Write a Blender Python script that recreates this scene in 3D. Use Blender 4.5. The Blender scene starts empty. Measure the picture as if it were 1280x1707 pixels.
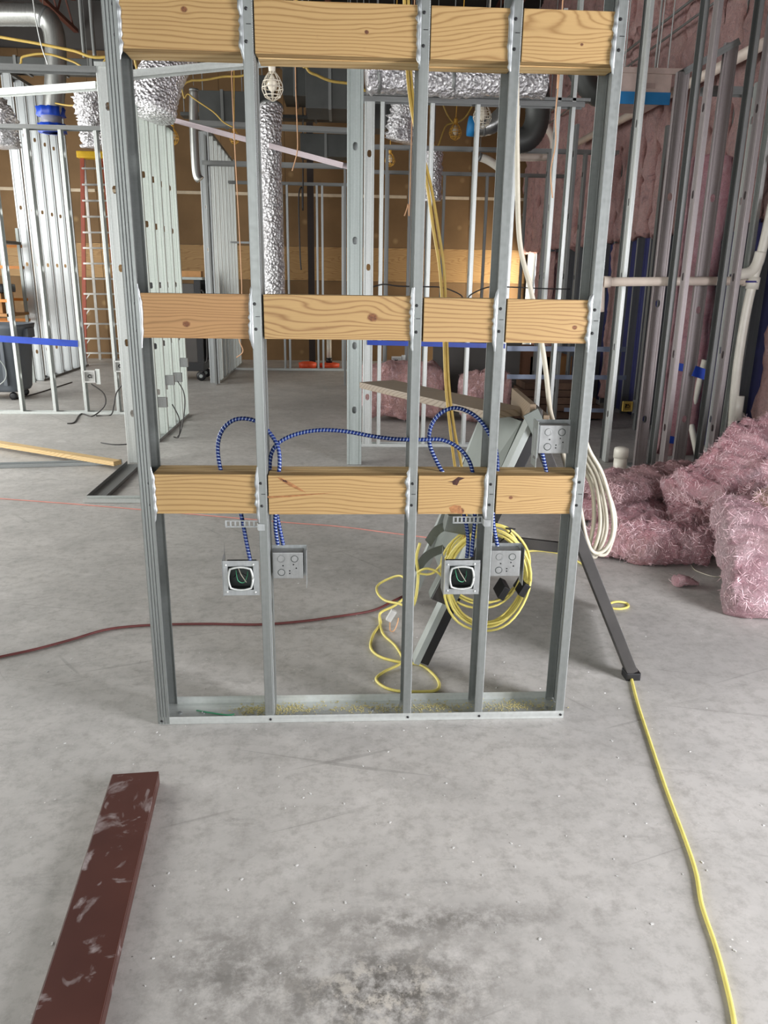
import bpy, bmesh, math, random
from mathutils import Vector as V, Matrix as M, noise as N
random.seed(7)
PI = math.pi
S = bpy.context.scene
COL = S.collection
# ------------------------------------------------------------------ camera
F, PIT, ROLL, YAW, CH = 1288.3, .2930, .0153, .0581, 1.6182      # focal length in px of a 1280x1707 frame
fw = V((math.sin(YAW)*math.cos(PIT), math.cos(YAW)*math.cos(PIT), -math.sin(PIT)))
r0 = V((math.cos(YAW), -math.sin(YAW), 0)); u0 = r0.cross(fw)
rt = r0*math.cos(ROLL)+u0*math.sin(ROLL); up = u0*math.cos(ROLL)-r0*math.sin(ROLL)
CP = V((0, 0, CH))
cd = bpy.data.cameras.new('camera'); cam = bpy.data.objects.new('camera', cd); COL.objects.link(cam)
cd.sensor_fit = 'VERTICAL'; cd.sensor_height = 36; cd.sensor_width = 27; cd.lens = 36*F/1707; cd.clip_start = .02
cam.matrix_world = M(((rt.x, up.x, -fw.x, CP.x), (rt.y, up.y, -fw.y, CP.y), (rt.z, up.z, -fw.z, CP.z), (0, 0, 0, 1)))
S.camera = cam
# ------------------------------------------------------------------ world, lights, exposure
w = bpy.data.worlds.new('world'); S.world = w; w.use_nodes = True
bg = w.node_tree.nodes['Background']; bg.inputs[0].default_value = (.90, .95, 1, 1); bg.inputs[1].default_value = 2.2
def area(name, loc, tgt, sx, sy, power, col):
    l = bpy.data.lights.new(name, 'AREA'); l.shape = 'RECTANGLE'; l.size = sx; l.size_y = sy; l.energy = power; l.color = col
    o = bpy.data.objects.new(name, l); COL.objects.link(o); o.location = loc
    o.rotation_euler = (V(tgt)-V(loc)).to_track_quat('-Z', 'Y').to_euler(); return o
area('daylight_right_door', (3.72, .5, 1.35), (.9, 3.4, .1), 1.4, 2.3, 350, (.96, .945, 1))
area('daylight_left_windows', (-6.95, 6.0, 2.4), (0, 6.8, .8), 8.0, 4.2, 600, (1, .99, .96))
area('daylight_storefront', (-1.6, -2.72, 1.9), (-.6, 6, .6), 4.4, 2.6, 105, (1, .99, .97))
area('added_fill_left_far', (-7.3, 12.2, 2.0), (0, 13, 1.2), 5.0, 3.2, 190, (1, .985, .95))  # fill light added to brighten the far room; no windows known there
area('daylight_back_window', (3.74, 15.3, 1.35), (.6, 15.75, 1.5), .95, 1.9, 85, (1, .88, .70))
vs = S.view_settings; vs.view_transform = 'Standard'; vs.look = 'None'; vs.gamma = 1; vs.use_curve_mapping = False; vs.exposure = -0.1
# ------------------------------------------------------------------ pixel -> point helpers (each point gets its own real depth)
def ray(x, y): return fw+rt*((x-640)/F)-up*((y-853.5)/F)
def atY(x, y, Y): d = ray(x, y); return CP+d*(Y/d.y)
def atX(x, y, X): d = ray(x, y); return CP+d*(X/d.x)
def atZ(x, y, Z=0): d = ray(x, y); return CP+d*((Z-CH)/d.z)
# ------------------------------------------------------------------ object helpers
def lin(c): return tuple(((v/255)/12.92 if v <= 10 else ((v/255+.055)/1.055)**2.4) for v in c)+(1,)
def props(o, label=None, cat=None, group=None, kind=None):
    for k, v in (('label', label), ('category', cat), ('group', group), ('kind', kind)):
        if v: o[k] = v
    return o
def thing(name, label, cat, loc=(0, 0, 0), group=None):
    o = bpy.data.objects.new(name, None); COL.objects.link(o); o.location = loc; o.empty_display_size = .1
    return props(o, label, cat, group)
def mesh(name, bm, mat, smooth=False):
    bmesh.ops.recalc_face_normals(bm, faces=bm.faces)
    me = bpy.data.meshes.new(name); bm.to_mesh(me); bm.free()
    if smooth:
        for p in me.polygons: p.use_smooth = True
    me.materials.append(mat); return me
def put(name, me, parent=None, m=None):
    o = bpy.data.objects.new(name, me); COL.objects.link(o)
    m = m if m is not None else M.Identity(4)
    if parent is not None: o.parent = parent; o.matrix_parent_inverse = world(parent).inverted()
    o.matrix_basis = m; return o
def world(o):
    m = (o.matrix_parent_inverse @ M.LocRotScale(o.location, o.rotation_euler, o.scale)) if o.parent else M.LocRotScale(o.location, o.rotation_euler, o.scale)
    return world(o.parent) @ m if o.parent else m
def obj(name, bm, mat, parent=None, smooth=False, label=None, cat=None, group=None, kind=None):
    me = mesh(name, bm, mat, smooth); m = None
    if me.vertices:
        xs = [v.co for v in me.vertices]
        c = V(((min(v.x for v in xs)+max(v.x for v in xs))/2, (min(v.y for v in xs)+max(v.y for v in xs))/2, min(v.z for v in xs)))
        me.transform(M.Translation(-c)); m = M.Translation(c)
    return props(put(name, me, parent, m), label, cat, group, kind)
def bx(bm, x0, x1, y0, y1, z0, z1, m=None):
    vs = [bm.verts.new((m @ V(p)) if m else p) for p in ((x0, y0, z0), (x1, y0, z0), (x1, y1, z0), (x0, y1, z0), (x0, y0, z1), (x1, y0, z1), (x1, y1, z1), (x0, y1, z1))]
    for f in ((0, 3, 2, 1), (4, 5, 6, 7), (0, 1, 5, 4), (1, 2, 6, 5), (2, 3, 7, 6), (3, 0, 4, 7)): bm.faces.new([vs[i] for i in f])
    return bm
def box(*a, bev=0, m=None):
    bm = bmesh.new(); bx(bm, *a, m=m)
    if bev: bmesh.ops.bevel(bm, geom=bm.edges[:], offset=bev, segments=2, affect='EDGES', profile=.7)
    return bm
def frame_m(p0, p1, side=(1, 0, 0)):          # local Z along p0->p1, local X near `side`
    z = (V(p1)-V(p0)).normalized(); y = z.cross(V(side)).normalized(); x = y.cross(z)
    return M(((x.x, y.x, z.x, p0[0]), (x.y, y.y, z.y, p0[1]), (x.z, y.z, z.z, p0[2]), (0, 0, 0, 1)))
def bar(p0, p1, wx, wy, side=(1, 0, 0), bev=0, bm=None):
    m = frame_m(p0, p1, side); L = (V(p1)-V(p0)).length
    if bm is None: return box(-wx/2, wx/2, -wy/2, wy/2, 0, L, bev=bev, m=m)
    return bx(bm, -wx/2, wx/2, -wy/2, wy/2, 0, L, m=m)
def smooth_path(pts, n=8):
    P = [V(p) for p in pts]; out = []
    for i in range(len(P)-1):
        a, b, c, d = P[max(i-1, 0)], P[i], P[i+1], P[min(i+2, len(P)-1)]
        for k in range(n):
            t = k/n; out.append(.5*((2*b)+(c-a)*t+(2*a-5*b+4*c-d)*t*t+(3*b-a-3*c+d)*t**3))
    return out+[P[-1]]
def tube(pts, r, seg=8, bm=None, cap=True, rf=None):
    bm = bm or bmesh.new(); rings = []; P = [V(p) for p in pts]; nrm = None
    for i, p in enumerate(P):
        t = (P[min(i+1, len(P)-1)]-P[max(i-1, 0)])
        if t.length < 1e-9: t = V((0, 0, 1))
        t.normalize()
        if nrm is None: nrm = t.orthogonal().normalized()
        nrm = nrm-t*nrm.dot(t)
        if nrm.length < 1e-6: nrm = t.orthogonal()
        nrm.normalize(); b = t.cross(nrm)
        ring = []
        for k in range(seg):
            a = 2*PI*k/seg; rr = rf(i, a) if rf else r
            ring.append(bm.verts.new(p+(nrm*math.cos(a)+b*math.sin(a))*rr))
        rings.append(ring)
    for A, B in zip(rings, rings[1:]):
        for k in range(seg): bm.faces.new((A[k], A[(k+1) % seg], B[(k+1) % seg], B[k]))
    if cap and seg > 2: bm.faces.new(rings[0][::-1]); bm.faces.new(rings[-1])
    return bm
def uvtube(name, pts, r, mat, seg=8, parent=None, rf=None, **kw):   # tube with UV: u = length in metres
    bm = tube(pts, r, seg, cap=False, rf=rf); uv = bm.loops.layers.uv.new('UVMap'); bm.verts.index_update()
    L = [0]; P = [V(p) for p in pts]
    for a, b in zip(P, P[1:]): L.append(L[-1]+(b-a).length)
    for f in bm.faces:
        ks = [lp.vert.index % seg for lp in f.loops]; wrap = 0 in ks and seg-1 in ks
        for lp in f.loops:
            i, k = divmod(lp.vert.index, seg); lp[uv].uv = (L[i], (k+(seg if wrap and k == 0 else 0))/seg)
    return obj(name, bm, mat, parent, True, **kw)
def lathe(prof, c=(0, 0, 0), seg=20, m=None):
    bm = bmesh.new(); R = []
    for r, z in prof:
        ring = []
        for k in range(seg):
            p = V((r*math.cos(2*PI*k/seg), r*math.sin(2*PI*k/seg), z)); p = (m @ p) if m else p+V(c); ring.append(bm.verts.new(p))
        R.append(ring)
    for A, B in zip(R, R[1:]):
        for k in range(seg): bm.faces.new((A[k], A[(k+1) % seg], B[(k+1) % seg], B[k]))
    bm.faces.new(R[0][::-1]); bm.faces.new(R[-1]); return bm
# ------------------------------------------------------------------ materials
class NT:
    def __init__(s, name):
        s.m = bpy.data.materials.new(name); s.m.use_nodes = True; s.t = s.m.node_tree; s.b = s.t.nodes['Principled BSDF']
    def n(s, typ, **kw):
        d = s.t.nodes.new(typ)
        for k, v in kw.items():
            if k.startswith('_'): setattr(d, k[1:], v)
            else: s.inp(d, k, v)
        return d
    def inp(s, d, k, v):
        k = int(k[1:]) if k[0] == 'i' and k[1:].isdigit() else k.replace('__', ' ')
        if isinstance(v, bpy.types.NodeSocket): s.t.links.new(v, d.inputs[k])
        else: d.inputs[k].default_value = v
    def coord(s, sc=(1, 1, 1), kind='Object', off=None):
        c = s.n('ShaderNodeTexCoord').outputs[kind]
        mp = s.n('ShaderNodeMapping', i0=c); mp.inputs['Scale'].default_value = sc
        if off is not None:
            if isinstance(off, bpy.types.NodeSocket): s.t.links.new(off, mp.inputs['Location'])
            else: mp.inputs['Location'].default_value = off
        return mp.outputs[0]
    def rnd(s, k=37.):
        o = s.n('ShaderNodeObjectInfo').outputs['Random']; a = s.math('MULTIPLY', o, k)
        return s.n('ShaderNodeCombineXYZ', i0=a, i1=s.math('MULTIPLY', o, k*1.7), i2=s.math('MULTIPLY', o, k*.6)).outputs[0]
    def noise(s, v, sc, det=4, rough=.55, dist=0):
        return s.n('ShaderNodeTexNoise', i0=v, Scale=sc, Detail=det, Roughness=rough, Distortion=dist).outputs[0]
    def vor(s, v, sc, feat='F1'):
        return s.n('ShaderNodeTexVoronoi', _feature=feat, Vector=v, Scale=sc).outputs['Distance']
    def math(s, op, a, b=0., c=0.): return s.n('ShaderNodeMath', _operation=op, i0=a, i1=b, i2=c).outputs[0]
    def ramp(s, f, stops):
        d = s.n('ShaderNodeValToRGB', i0=f); e = d.color_ramp.elements
        while len(e) < len(stops): e.new(.5)
        for q, (p, c) in zip(e, stops): q.position = p; q.color = c if len(c) == 4 else (*c, 1)
        return d.outputs[0]
    def mix(s, f, a, b, bl='MIX'):
        d = s.n('ShaderNodeMix', _data_type='RGBA', _blend_type=bl); s.inp(d, 'i0', f); s.inp(d, 'i6', a); s.inp(d, 'i7', b); return d.outputs[2]
    def bump(s, h, st=.3, dist=.01): s.t.links.new(s.n('ShaderNodeBump', Height=h, Strength=st, Distance=dist).outputs[0], s.b.inputs['Normal'])
    def out(s, col, rough=.6, metal=0., **kw):
        s.inp(s.b, 'Base__Color', col); s.inp(s.b, 'Roughness', rough); s.inp(s.b, 'Metallic', metal)
        for k, v in kw.items(): s.inp(s.b, k, v)
        return s.m
W0, W1 = (0, 0, 0, 1), (1, 1, 1, 1)
def plain(name, c, rough=.6, metal=0., var=.12, sc=8, bump=0):
    t = NT(name); f = t.noise(t.coord(off=t.rnd()), sc, 5); c = lin(c)
    col = t.ramp(f, [(.3, tuple(v*(1-var) for v in c[:3])), (.7, tuple(min(1, v*(1+var)) for v in c[:3]))])
    if bump: t.bump(f, bump, .01)
    return t.out(col, rough, metal)
def galv(name, c=(176, 180, 180), rough=.38, metal=.75, knurl=False):
    t = NT(name); v = t.coord(off=t.rnd())
    sp = t.vor(v, 70); st = t.noise(t.coord((60, 60, 1.2), off=t.rnd()), 1, 3); c = lin(c)
    f = t.math('MULTIPLY_ADD', sp, .16, t.math('MULTIPLY', st, .85))
    col = t.ramp(f, [(.25, tuple(x*.8 for x in c[:3])), (.75, tuple(min(1, x*1.12) for x in c[:3]))])
    if knurl:
        o = t.coord(); sx = t.n('ShaderNodeSeparateXYZ', i0=o)
        g = t.math('MULTIPLY', t.math('SINE', t.math('MULTIPLY', sx.outputs[0], 1400.)), t.math('SINE', t.math('MULTIPLY', sx.outputs[2], 1400.)))
        t.bump(g, .5, .0012)
        col = t.mix(t.math('MULTIPLY', t.math('MAXIMUM', g, 0.), .45), col, (.1, .1, .11, 1))
    else: t.bump(f, .08, .004)
    return t.out(col, t.math('MULTIPLY_ADD', sp, .12, rough-.03), metal)
G = galv('galvanised_steel'); GK = galv('knurled_galvanised_steel', (137, 141, 138), .42, .62, True)
GW = galv('bright_galvanised_steel', (206, 210, 206), .42, .6); GD = galv('dull_galvanised_steel', (134, 136, 134), .5, .6)
GR = galv('grey_box_steel', (150, 152, 150), .45, .6)
def foil():
    t = NT('crinkled_foil'); v = t.coord(); a = t.noise(v, 28, 4, .6, .8); b = t.vor(v, 36)
    t.bump(t.math('ADD', a, b), .75, .03); col = t.ramp(a, [(.3, lin((196, 194, 196))), (.6, lin((246, 245, 246)))])
    return t.out(col, .34, .8)
FOIL = foil()
def wood(name, seed, knots=(), c0=(178, 147, 97), c1=(142, 109, 66), freq=80., cath=.05, gap=0):
    # plain-sawn pine, grain along local X, rings from a warped height field
    t = NT(name); o = t.coord(off=(seed*1.7, seed*.31, 0)); raw = t.coord(); s = t.n('ShaderNodeSeparateXYZ', i0=raw); x, y, z = s.outputs
    lo = t.noise(t.coord((1.6, 1.6, 7), off=(seed*2.3, seed, seed*.7)), 1, 2, .4); hi = t.noise(t.coord((5, 5, 60), off=(seed, 0, 0)), 1, 3)
    h = t.math('ADD', z, t.math('MULTIPLY', lo, cath*4)); h = t.math('ADD', h, t.math('MULTIPLY', hi, .006)); h = t.math('ADD', h, t.math('MULTIPLY', y, .6))
    kn = None
    for kx, kz, r in knots:
        dx = t.math('SUBTRACT', x, kx); dz = t.math('SUBTRACT', z, kz)
        e = t.math('EXPONENT', t.math('MULTIPLY', t.math('ADD', t.math('POWER', t.math('DIVIDE', dx, r*4.5), 2.), t.math('POWER', t.math('DIVIDE', dz, r*2.6), 2.)), -1.))
        h = t.math('SUBTRACT', h, t.math('MULTIPLY', t.math('MULTIPLY', dz, e), .75))
        d = t.math('SQRT', t.math('ADD', t.math('POWER', t.math('DIVIDE', dx, 1.25), 2.), t.math('POWER', dz, 2.)))
        d = t.math('ADD', d, t.math('MULTIPLY', t.math('SUBTRACT', t.noise(o, 90, 2), .5), r*.5))
        k = t.n('ShaderNodeMapRange', Value=d, i1=r*.75, i2=r*1.15, i3=1., i4=0.).outputs[0]; kn = k if kn is None else t.math('MAXIMUM', kn, k)
    wv = t.math('FRACT', t.math('MULTIPLY', h, freq))
    f = t.n('ShaderNodeMapRange', _interpolation_type='SMOOTHSTEP', Value=t.math('PINGPONG', wv, .5), i1=.015, i2=.30).outputs[0]
    f = t.math('POWER', f, .6); fine = t.noise(t.coord((6, 6, 240), off=(seed, 0, 0)), 1, 4)
    col = t.mix(f, lin(c1), lin(c0)); col = t.mix(t.math('MULTIPLY', fine, .35), col, lin(tuple(v*.78 for v in c1)), 'MIX')
    tone = t.noise(t.coord((2, 2, 9), off=(seed*3, 1, 2)), 1, 3); col = t.mix(t.math('MULTIPLY', tone, .3), col, lin((172, 138, 84)))
    dirt = t.ramp(t.noise(o, 34, 6, .7), [(.62, W0), (.74, (.5, .5, .5, 1))]); col = t.mix(t.math('MULTIPLY', dirt, .35), col, lin((120, 88, 54)))
    if kn is not None: col = t.mix(kn, col, t.ramp(t.noise(o, 120, 3), [(.3, lin((78, 44, 24))), (.7, lin((132, 84, 46)))]))
    t.bump(t.math('ADD', f, fine), .12, .002); return t.out(col, .62)
def concrete():
    t = NT('polished_concrete'); v = t.coord(); s = t.n('ShaderNodeSeparateXYZ', i0=v); x, y, z = s.outputs
    big = t.noise(v, .55, 5, .6, .4); mid = t.noise(v, 2.6, 8, .72, .15); sm = t.noise(v, 18, 9, .78); st = t.noise(t.coord((1, 2.4, 1)), 1.9, 8, .76, .25)
    col = t.ramp(big, [(.3, lin((172, 170, 165))), (.7, lin((198, 195, 189)))])
    col = t.mix(t.ramp(mid, [(.42, W0), (.7, (.75, .75, .75, 1))]), col, lin((158, 156, 151)))
    col = t.mix(t.ramp(sm, [(.47, W0), (.66, (.62, .62, .62, 1))]), col, lin((140, 137, 131)))
    col = t.mix(t.ramp(st, [(.58, W0), (.70, (.55, .55, .55, 1))]), col, lin((124, 122, 117)))
    col = t.mix(t.ramp(t.noise(v, 3.7, 7, .7, .2), [(.58, W0), (.72, (.5, .5, .5, 1))]), col, lin((212, 209, 204)))
    # worn dark patch close to the camera
    def blob(cx, cy, rx, ry):
        a = t.math('POWER', t.math('DIVIDE', t.math('SUBTRACT', x, cx), rx), 2.); b = t.math('POWER', t.math('DIVIDE', t.math('SUBTRACT', y, cy), ry), 2.)
        return t.math('EXPONENT', t.math('MULTIPLY', t.math('ADD', a, b), -1.))
    pt = t.math('ADD', blob(.10, 1.42, .26, .15), t.math('ADD', t.math('MULTIPLY', blob(-.30, 1.50, .16, .18), .5), t.math('MULTIPLY', blob(.26, 1.63, .34, .045), .6))); pn = t.noise(v, 13, 8, .78, .1)
    pf = t.math('MULTIPLY', pt, t.ramp(pn, [(.40, W0), (.56, W1)])); col = t.mix(t.math('MULTIPLY', pf, .95), col, lin((84, 81, 75)))
    pl = t.math('MULTIPLY', blob(.09, 1.42, .16, .1), t.ramp(t.noise(v, 17, 7, .75, .1), [(.50, W0), (.58, W1)])); col = t.mix(t.math('MULTIPLY', pl, .7), col, lin((206, 200, 188)))
    # saw-cut streaks, hairline scratches and crumbs
    for rot, sc, off, th in ((-.35, (.9, 26, 1), 3., .69), (.25, (.7, 30, 1), 9., .71), (.9, (.8, 22, 1), 5., .72)):
        mp = t.n('ShaderNodeMapping', i0=v); mp.inputs['Rotation'].default_value = (0, 0, rot); mp2 = t.n('ShaderNodeMapping', i0=mp.outputs[0]); mp2.inputs['Scale'].default_value = sc; mp2.inputs['Location'].default_value = (off, off*2, 0)
        col = t.mix(t.math('MULTIPLY', t.ramp(t.noise(mp2.outputs[0], 1, 2, .4, .35), [(th, W0), (th+.03, W1)]), .35), col, lin((124, 122, 117)))
    cr = t.vor(v, 21); cm = t.noise(v, 3, 3); cf = t.math('MULTIPLY', t.ramp(cr, [(.045, W1), (.06, W0)]), t.ramp(cm, [(.5, W0), (.62, W1)])); col = t.mix(cf, col, lin((232, 230, 224)))
    dk = t.math('MULTIPLY', t.ramp(t.vor(t.coord((1, 1.8, 1), off=(3, 5, 0)), 15), [(.035, W1), (.05, W0)]), t.ramp(cm, [(.38, W1), (.5, W0)])); col = t.mix(t.math('MULTIPLY', dk, .8), col, lin((70, 66, 60)))
    t.bump(t.math('ADD', sm, t.math('MULTIPLY', mid, .6)), .10, .006)
    return t.out(col, t.ramp(mid, [(.3, (.42,)*3), (.7, (.62,)*3)]), 0.)
FLOOR = concrete()
def pink(name='pink_fibreglass', a=(236, 154, 166), b=(255, 206, 212), d=(188, 104, 116), tan=(220, 180, 160)):
    t = NT(name); v = t.coord(off=t.rnd()); n1 = t.noise(v, 5, 7, .7, 1.2); n2 = t.noise(t.coord((1, 1, .35), off=t.rnd()), 46, 6, .75, 1.5); n3 = t.noise(v, 2.2, 4, .6)
    col = t.ramp(n1, [(.3, lin(d)), (.45, lin(a)), (.68, lin(b))]); col = t.mix(t.math('MULTIPLY', t.ramp(n2, [(.42, W0), (.62, W1)]), .35), col, lin((250, 214, 216)))
    col = t.mix(t.math('MULTIPLY', t.ramp(n3, [(.5, W0), (.66, W1)]), .4), col, lin(tan))
    n4 = t.noise(v, 60, 6, .8, 2.); col = t.mix(t.ramp(n4, [(.40, (.55,)*3), (.52, W0)]), col, lin(d)); col = t.mix(t.math('MULTIPLY', t.ramp(n4, [(.56, W0), (.7, W1)]), .4), col, lin((252, 222, 222)))
    t.bump(t.math('MULTIPLY_ADD', n1, .6, t.math('MULTIPLY_ADD', n4, 1.2, n2)), 1., .03); return t.out(col, .95, Sheen__Weight=.3)
PINK = pink(); PINKW = pink('pink_wall_batt', (222, 154, 144), (250, 192, 180), (150, 86, 82), (214, 170, 150))
def sheath():
    t = NT('brown_sheathing'); v = t.coord(off=t.rnd()); a = t.noise(v, 1.4, 4, .5); b = t.noise(v, 40, 4)
    col = t.ramp(a, [(.3, lin((112, 86, 54))), (.7, lin((136, 106, 70)))]); col = t.mix(t.math('MULTIPLY', b, .25), col, lin((98, 74, 46)))
    col = t.mix(t.ramp(t.vor(v, 2.4), [(.05, (.6,)*3), (.16, W0)]), col, lin((166, 138, 96)))
    return t.out(col, .8)
SHEATH = sheath()
PLY = wood('plywood', 3.3, (), (178, 142, 92), (148, 110, 66), 30, .08); PINE = wood('pine_stud', 9.1, (), (224, 196, 144), (190, 152, 96), 50, .04)
GREYWOOD = wood('weathered_grey_wood', 5.2, (), (150, 140, 126), (116, 104, 90), 55, .04)
BLUEP = plain('blue_plastic_film', (22, 66, 176), .4, 0, .2, 5); NAVY = plain('navy_membrane', (44, 46, 92), .5, 0, .22, 3); BLUET = plain('painters_tape_blue', (20, 118, 176), .6)
YEL = plain('yellow_cord_jacket', (220, 206, 112), .45, 0, .1, 20); YELD = plain('yellow_cable_jacket', (196, 166, 84), .45, 0, .1, 20); CREAM = plain('cream_cable_jacket', (190, 184, 166), .5, 0, .08, 20)
PVC = plain('white_pvc', (226, 222, 208), .35, 0, .05, 10); PVCT = plain('pvc_tan_white', (214, 200, 186), .4, 0, .06, 10); PURP = plain('purple_primer', (58, 52, 128), .5)
BLACK = plain('black_plastic', (22, 22, 24), .45); DARK = plain('dark_painted_steel', (62, 60, 58), .45, .3, .2, 10); GREY = plain('grey_painted_steel', (106, 112, 106), .45, .2, .1, 6)
LGREY = plain('light_grey_painted_steel', (156, 162, 158), .45, .2, .1, 8); BIN = plain('grey_bin_plastic', (86, 92, 98), .5, 0, .1, 4)
REDB = plain('red_brown_joist', (92, 52, 40), .7); DECK = plain('dark_roof_deck', (36, 34, 32), .8, 0, .2, 2); DUCTD = plain('dusty_duct_metal', (84, 86, 84), .5, .5, .15, 3)
RCORD = plain('dark_red_cord', (112, 58, 56), .5); RLINE = plain('red_string', (208, 146, 134), .8); ORANGE = plain('orange_ring', (240, 92, 52), .5); LADR = plain('ladder_fibreglass', (150, 66, 40), .5)
LADM = plain('ladder_aluminium', (178, 176, 170), .4, .6); LYEL = plain('ladder_yellow', (232, 186, 36), .5); TAN = plain('tan_cardboard', (176, 130, 82), .8); BEIGE = plain('beige_unit_casing', (196, 178, 168), .5, .1)
CAGEY = plain('yellow_cage_plastic', (222, 172, 70), .5); CAGEW = plain('white_cage_plastic', (216, 208, 190), .5); BULB = plain('frosted_bulb', (232, 224, 206), .3); SEAM = plain('white_seam_tape', (206, 190, 164), .8)
GREENW = plain('green_wire', (70, 150, 110), .5); COPPER = plain('tan_wire', (206, 160, 120), .5); ORNG = plain('scaffold_orange', (206, 128, 44), .5); WALLG = plain('grey_board', (80, 77, 74), .8, 0, .1, 3)
WHITEW = plain('white_block', (196, 196, 192), .8)
def bluecable():
    t = NT('blue_armoured_cable'); u = t.n('ShaderNodeTexCoord').outputs['UV']; s = t.n('ShaderNodeSeparateXYZ', i0=u)
    k = t.math('FRACT', t.math('ADD', t.math('MULTIPLY', s.outputs[0], 85.), s.outputs[1])); st = t.math('LESS_THAN', k, .24)
    side = t.math('LESS_THAN', t.math('ABSOLUTE', t.math('SUBTRACT', s.outputs[1], .35)), .16); f = t.math('MULTIPLY', st, .85)
    col = t.mix(f, lin((20, 46, 112)), lin((166, 180, 200))); t.bump(t.math('PINGPONG', k, .5), .6, .003); return t.out(col, .4, .35)
BLUEC = bluecable()
def brown():
    t = NT('dusty_brown_primer'); v = t.coord(); a = t.noise(v, 6.5, 5, .6, .6); b = t.noise(v, 26, 5, .7, .8); sm = t.noise(t.coord((1, .6, 1), off=(4, 2, 0)), 9, 3, .5, 2.5)
    f = t.math('MULTIPLY', t.ramp(a, [(.555, W0), (.625, W1)]), t.ramp(b, [(.32, (.3,)*3), (.55, W1)])); g = t.math('MULTIPLY', t.ramp(sm, [(.635, W0), (.69, W1)]), .6)
    col = t.ramp(t.noise(v, 2, 4), [(.3, lin((66, 36, 30))), (.7, lin((86, 50, 42)))]); col = t.mix(t.math('MULTIPLY', t.math('MAXIMUM', f, g), .75), col, lin((158, 148, 146)))
    return t.out(col, t.math('MULTIPLY_ADD', f, .3, .38))
BROWN = brown()
# ------------------------------------------------------------------ steel members
_cache = {}
def profile_mesh(key, prof, L, mat, holes=(), hole=(.019, .03), th=.0013):
    """open profile [(u,v)...] pressed from sheet, extruded along +Z; the widest flat strip may carry oval knock-out holes"""
    k = (key, round(L, 3), mat.name, tuple(holes))
    if k in _cache: return _cache[k]
    bm = bmesh.new(); n = len(prof)
    wid = [(V((*prof[i+1], 0))-V((*prof[i], 0))).length for i in range(n-1)]; wi = wid.index(max(wid)) if holes else -1
    cols = [(bm.verts.new((u, v, 0)), bm.verts.new((u, v, L))) for u, v in prof]
    for i in range(n-1):
        if i != wi: bm.faces.new((cols[i][0], cols[i+1][0], cols[i+1][1], cols[i][1])); continue
        a, b = V((*prof[i], 0)), V((*prof[i+1], 0)); c = (a+b)/2; d = (b-a).normalized(); hw = min(hole[0], wid[i]*.42); hh = hole[1]
        pl, pr = cols[i][0], cols[i+1][0]
        for h in sorted(holes):
            q = hh*1.6
            vl, vr = bm.verts.new(a+V((0, 0, h-q))), bm.verts.new(b+V((0, 0, h-q))); bm.faces.new((pl, pr, vr, vl))
            tl, tr = bm.verts.new(a+V((0, 0, h+q))), bm.verts.new(b+V((0, 0, h+q)))
            o = [bm.verts.new(c+d*(hw*sx)+V((0, 0, h+hh*sz))) for sx, sz in ((-1, -.5), (-.5, -1), (.5, -1), (1, -.5), (1, .5), (.5, 1), (-.5, 1), (-1, .5))]
            for f in ((vl, vr, o[2], o[1]), (vr, o[3], o[2]), (vr, tr, o[4], o[3]), (tr, o[5], o[4]), (tr, tl, o[6], o[5]), (tl, o[7], o[6]), (tl, vl, o[0], o[7]), (vl, o[1], o[0])): bm.faces.new(f)
            pl, pr = tl, tr
        bm.faces.new((pl, pr, cols[i+1][1], cols[i][1]))
    bmesh.ops.recalc_face_normals(bm, faces=bm.faces); bmesh.ops.solidify(bm, geom=bm.faces[:], thickness=th)
    me = mesh(key, bm, mat); _cache[k] = me; return me
def cprof(w, fl=.032, lip=.007, rib=True):       # web on v=0 from u=0..w, flanges towards +v, rounded bends
    p = [(lip, fl), (.0008, fl), (0, fl-.0012), (0, .003), (.0009, .0009), (.003, 0)]
    if rib: p += [(w*.14, 0), (w*.17, .003), (w*.20, 0), (w*.80, 0), (w*.83, .003), (w*.86, 0)]
    return p+[(w-.003, 0), (w-.0009, .0009), (w, .003), (w, fl-.0012), (w-.0008, fl), (w-lip, fl)]
def uprof(w, fl=.03): return [(-w/2, fl), (-w/2, 0), (w/2, 0), (w/2, fl)]
def ridged(w, fl=.042):   # flange pressed with three shallow ridges
    p = [(.006, fl), (0, fl)]
    for k in (.72, .48, .24): p += [(0, fl*(k+.05)), (.0028, fl*k), (0, fl*(k-.05))]
    return p+[(0, .003), (.003, 0), (w-.003, 0), (w, .003), (w, fl), (w-.006, fl)]
HS = (.45, 1.06, 1.67, 2.28, 2.89)
def stud(parent, x, y, z0, z1, udir, vdir, w=.092, fl=.032, mat=None, holes=None, rib=True, name='stud', base=(0, 0)):
    """C stud standing up: udir (2D) runs along the web from corner (x,y), vdir along the flanges"""
    mat = mat or G; L = z1-z0; key = 'stud%.3f%.3f%s' % (w, fl, udir[0]*vdir[1]-udir[1]*vdir[0] > 0)
    pr = cprof(w, fl, rib=rib); m2 = udir[0]*vdir[1]-udir[1]*vdir[0]
    hs = [h-z0 for h in (HS if holes is None else holes) if .1 < h-z0 < L-.1]
    if m2 < 0: pr = [(u, -v) for u, v in pr]; vd = (-vdir[0], -vdir[1])
    else: vd = vdir
    me = profile_mesh(key, pr, L, mat, hs)
    m = M(((udir[0], vd[0], 0, x), (udir[1], vd[1], 0, y), (0, 0, 1, z0), (0, 0, 0, 1)))
    return put(name, me, parent, m)
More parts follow.
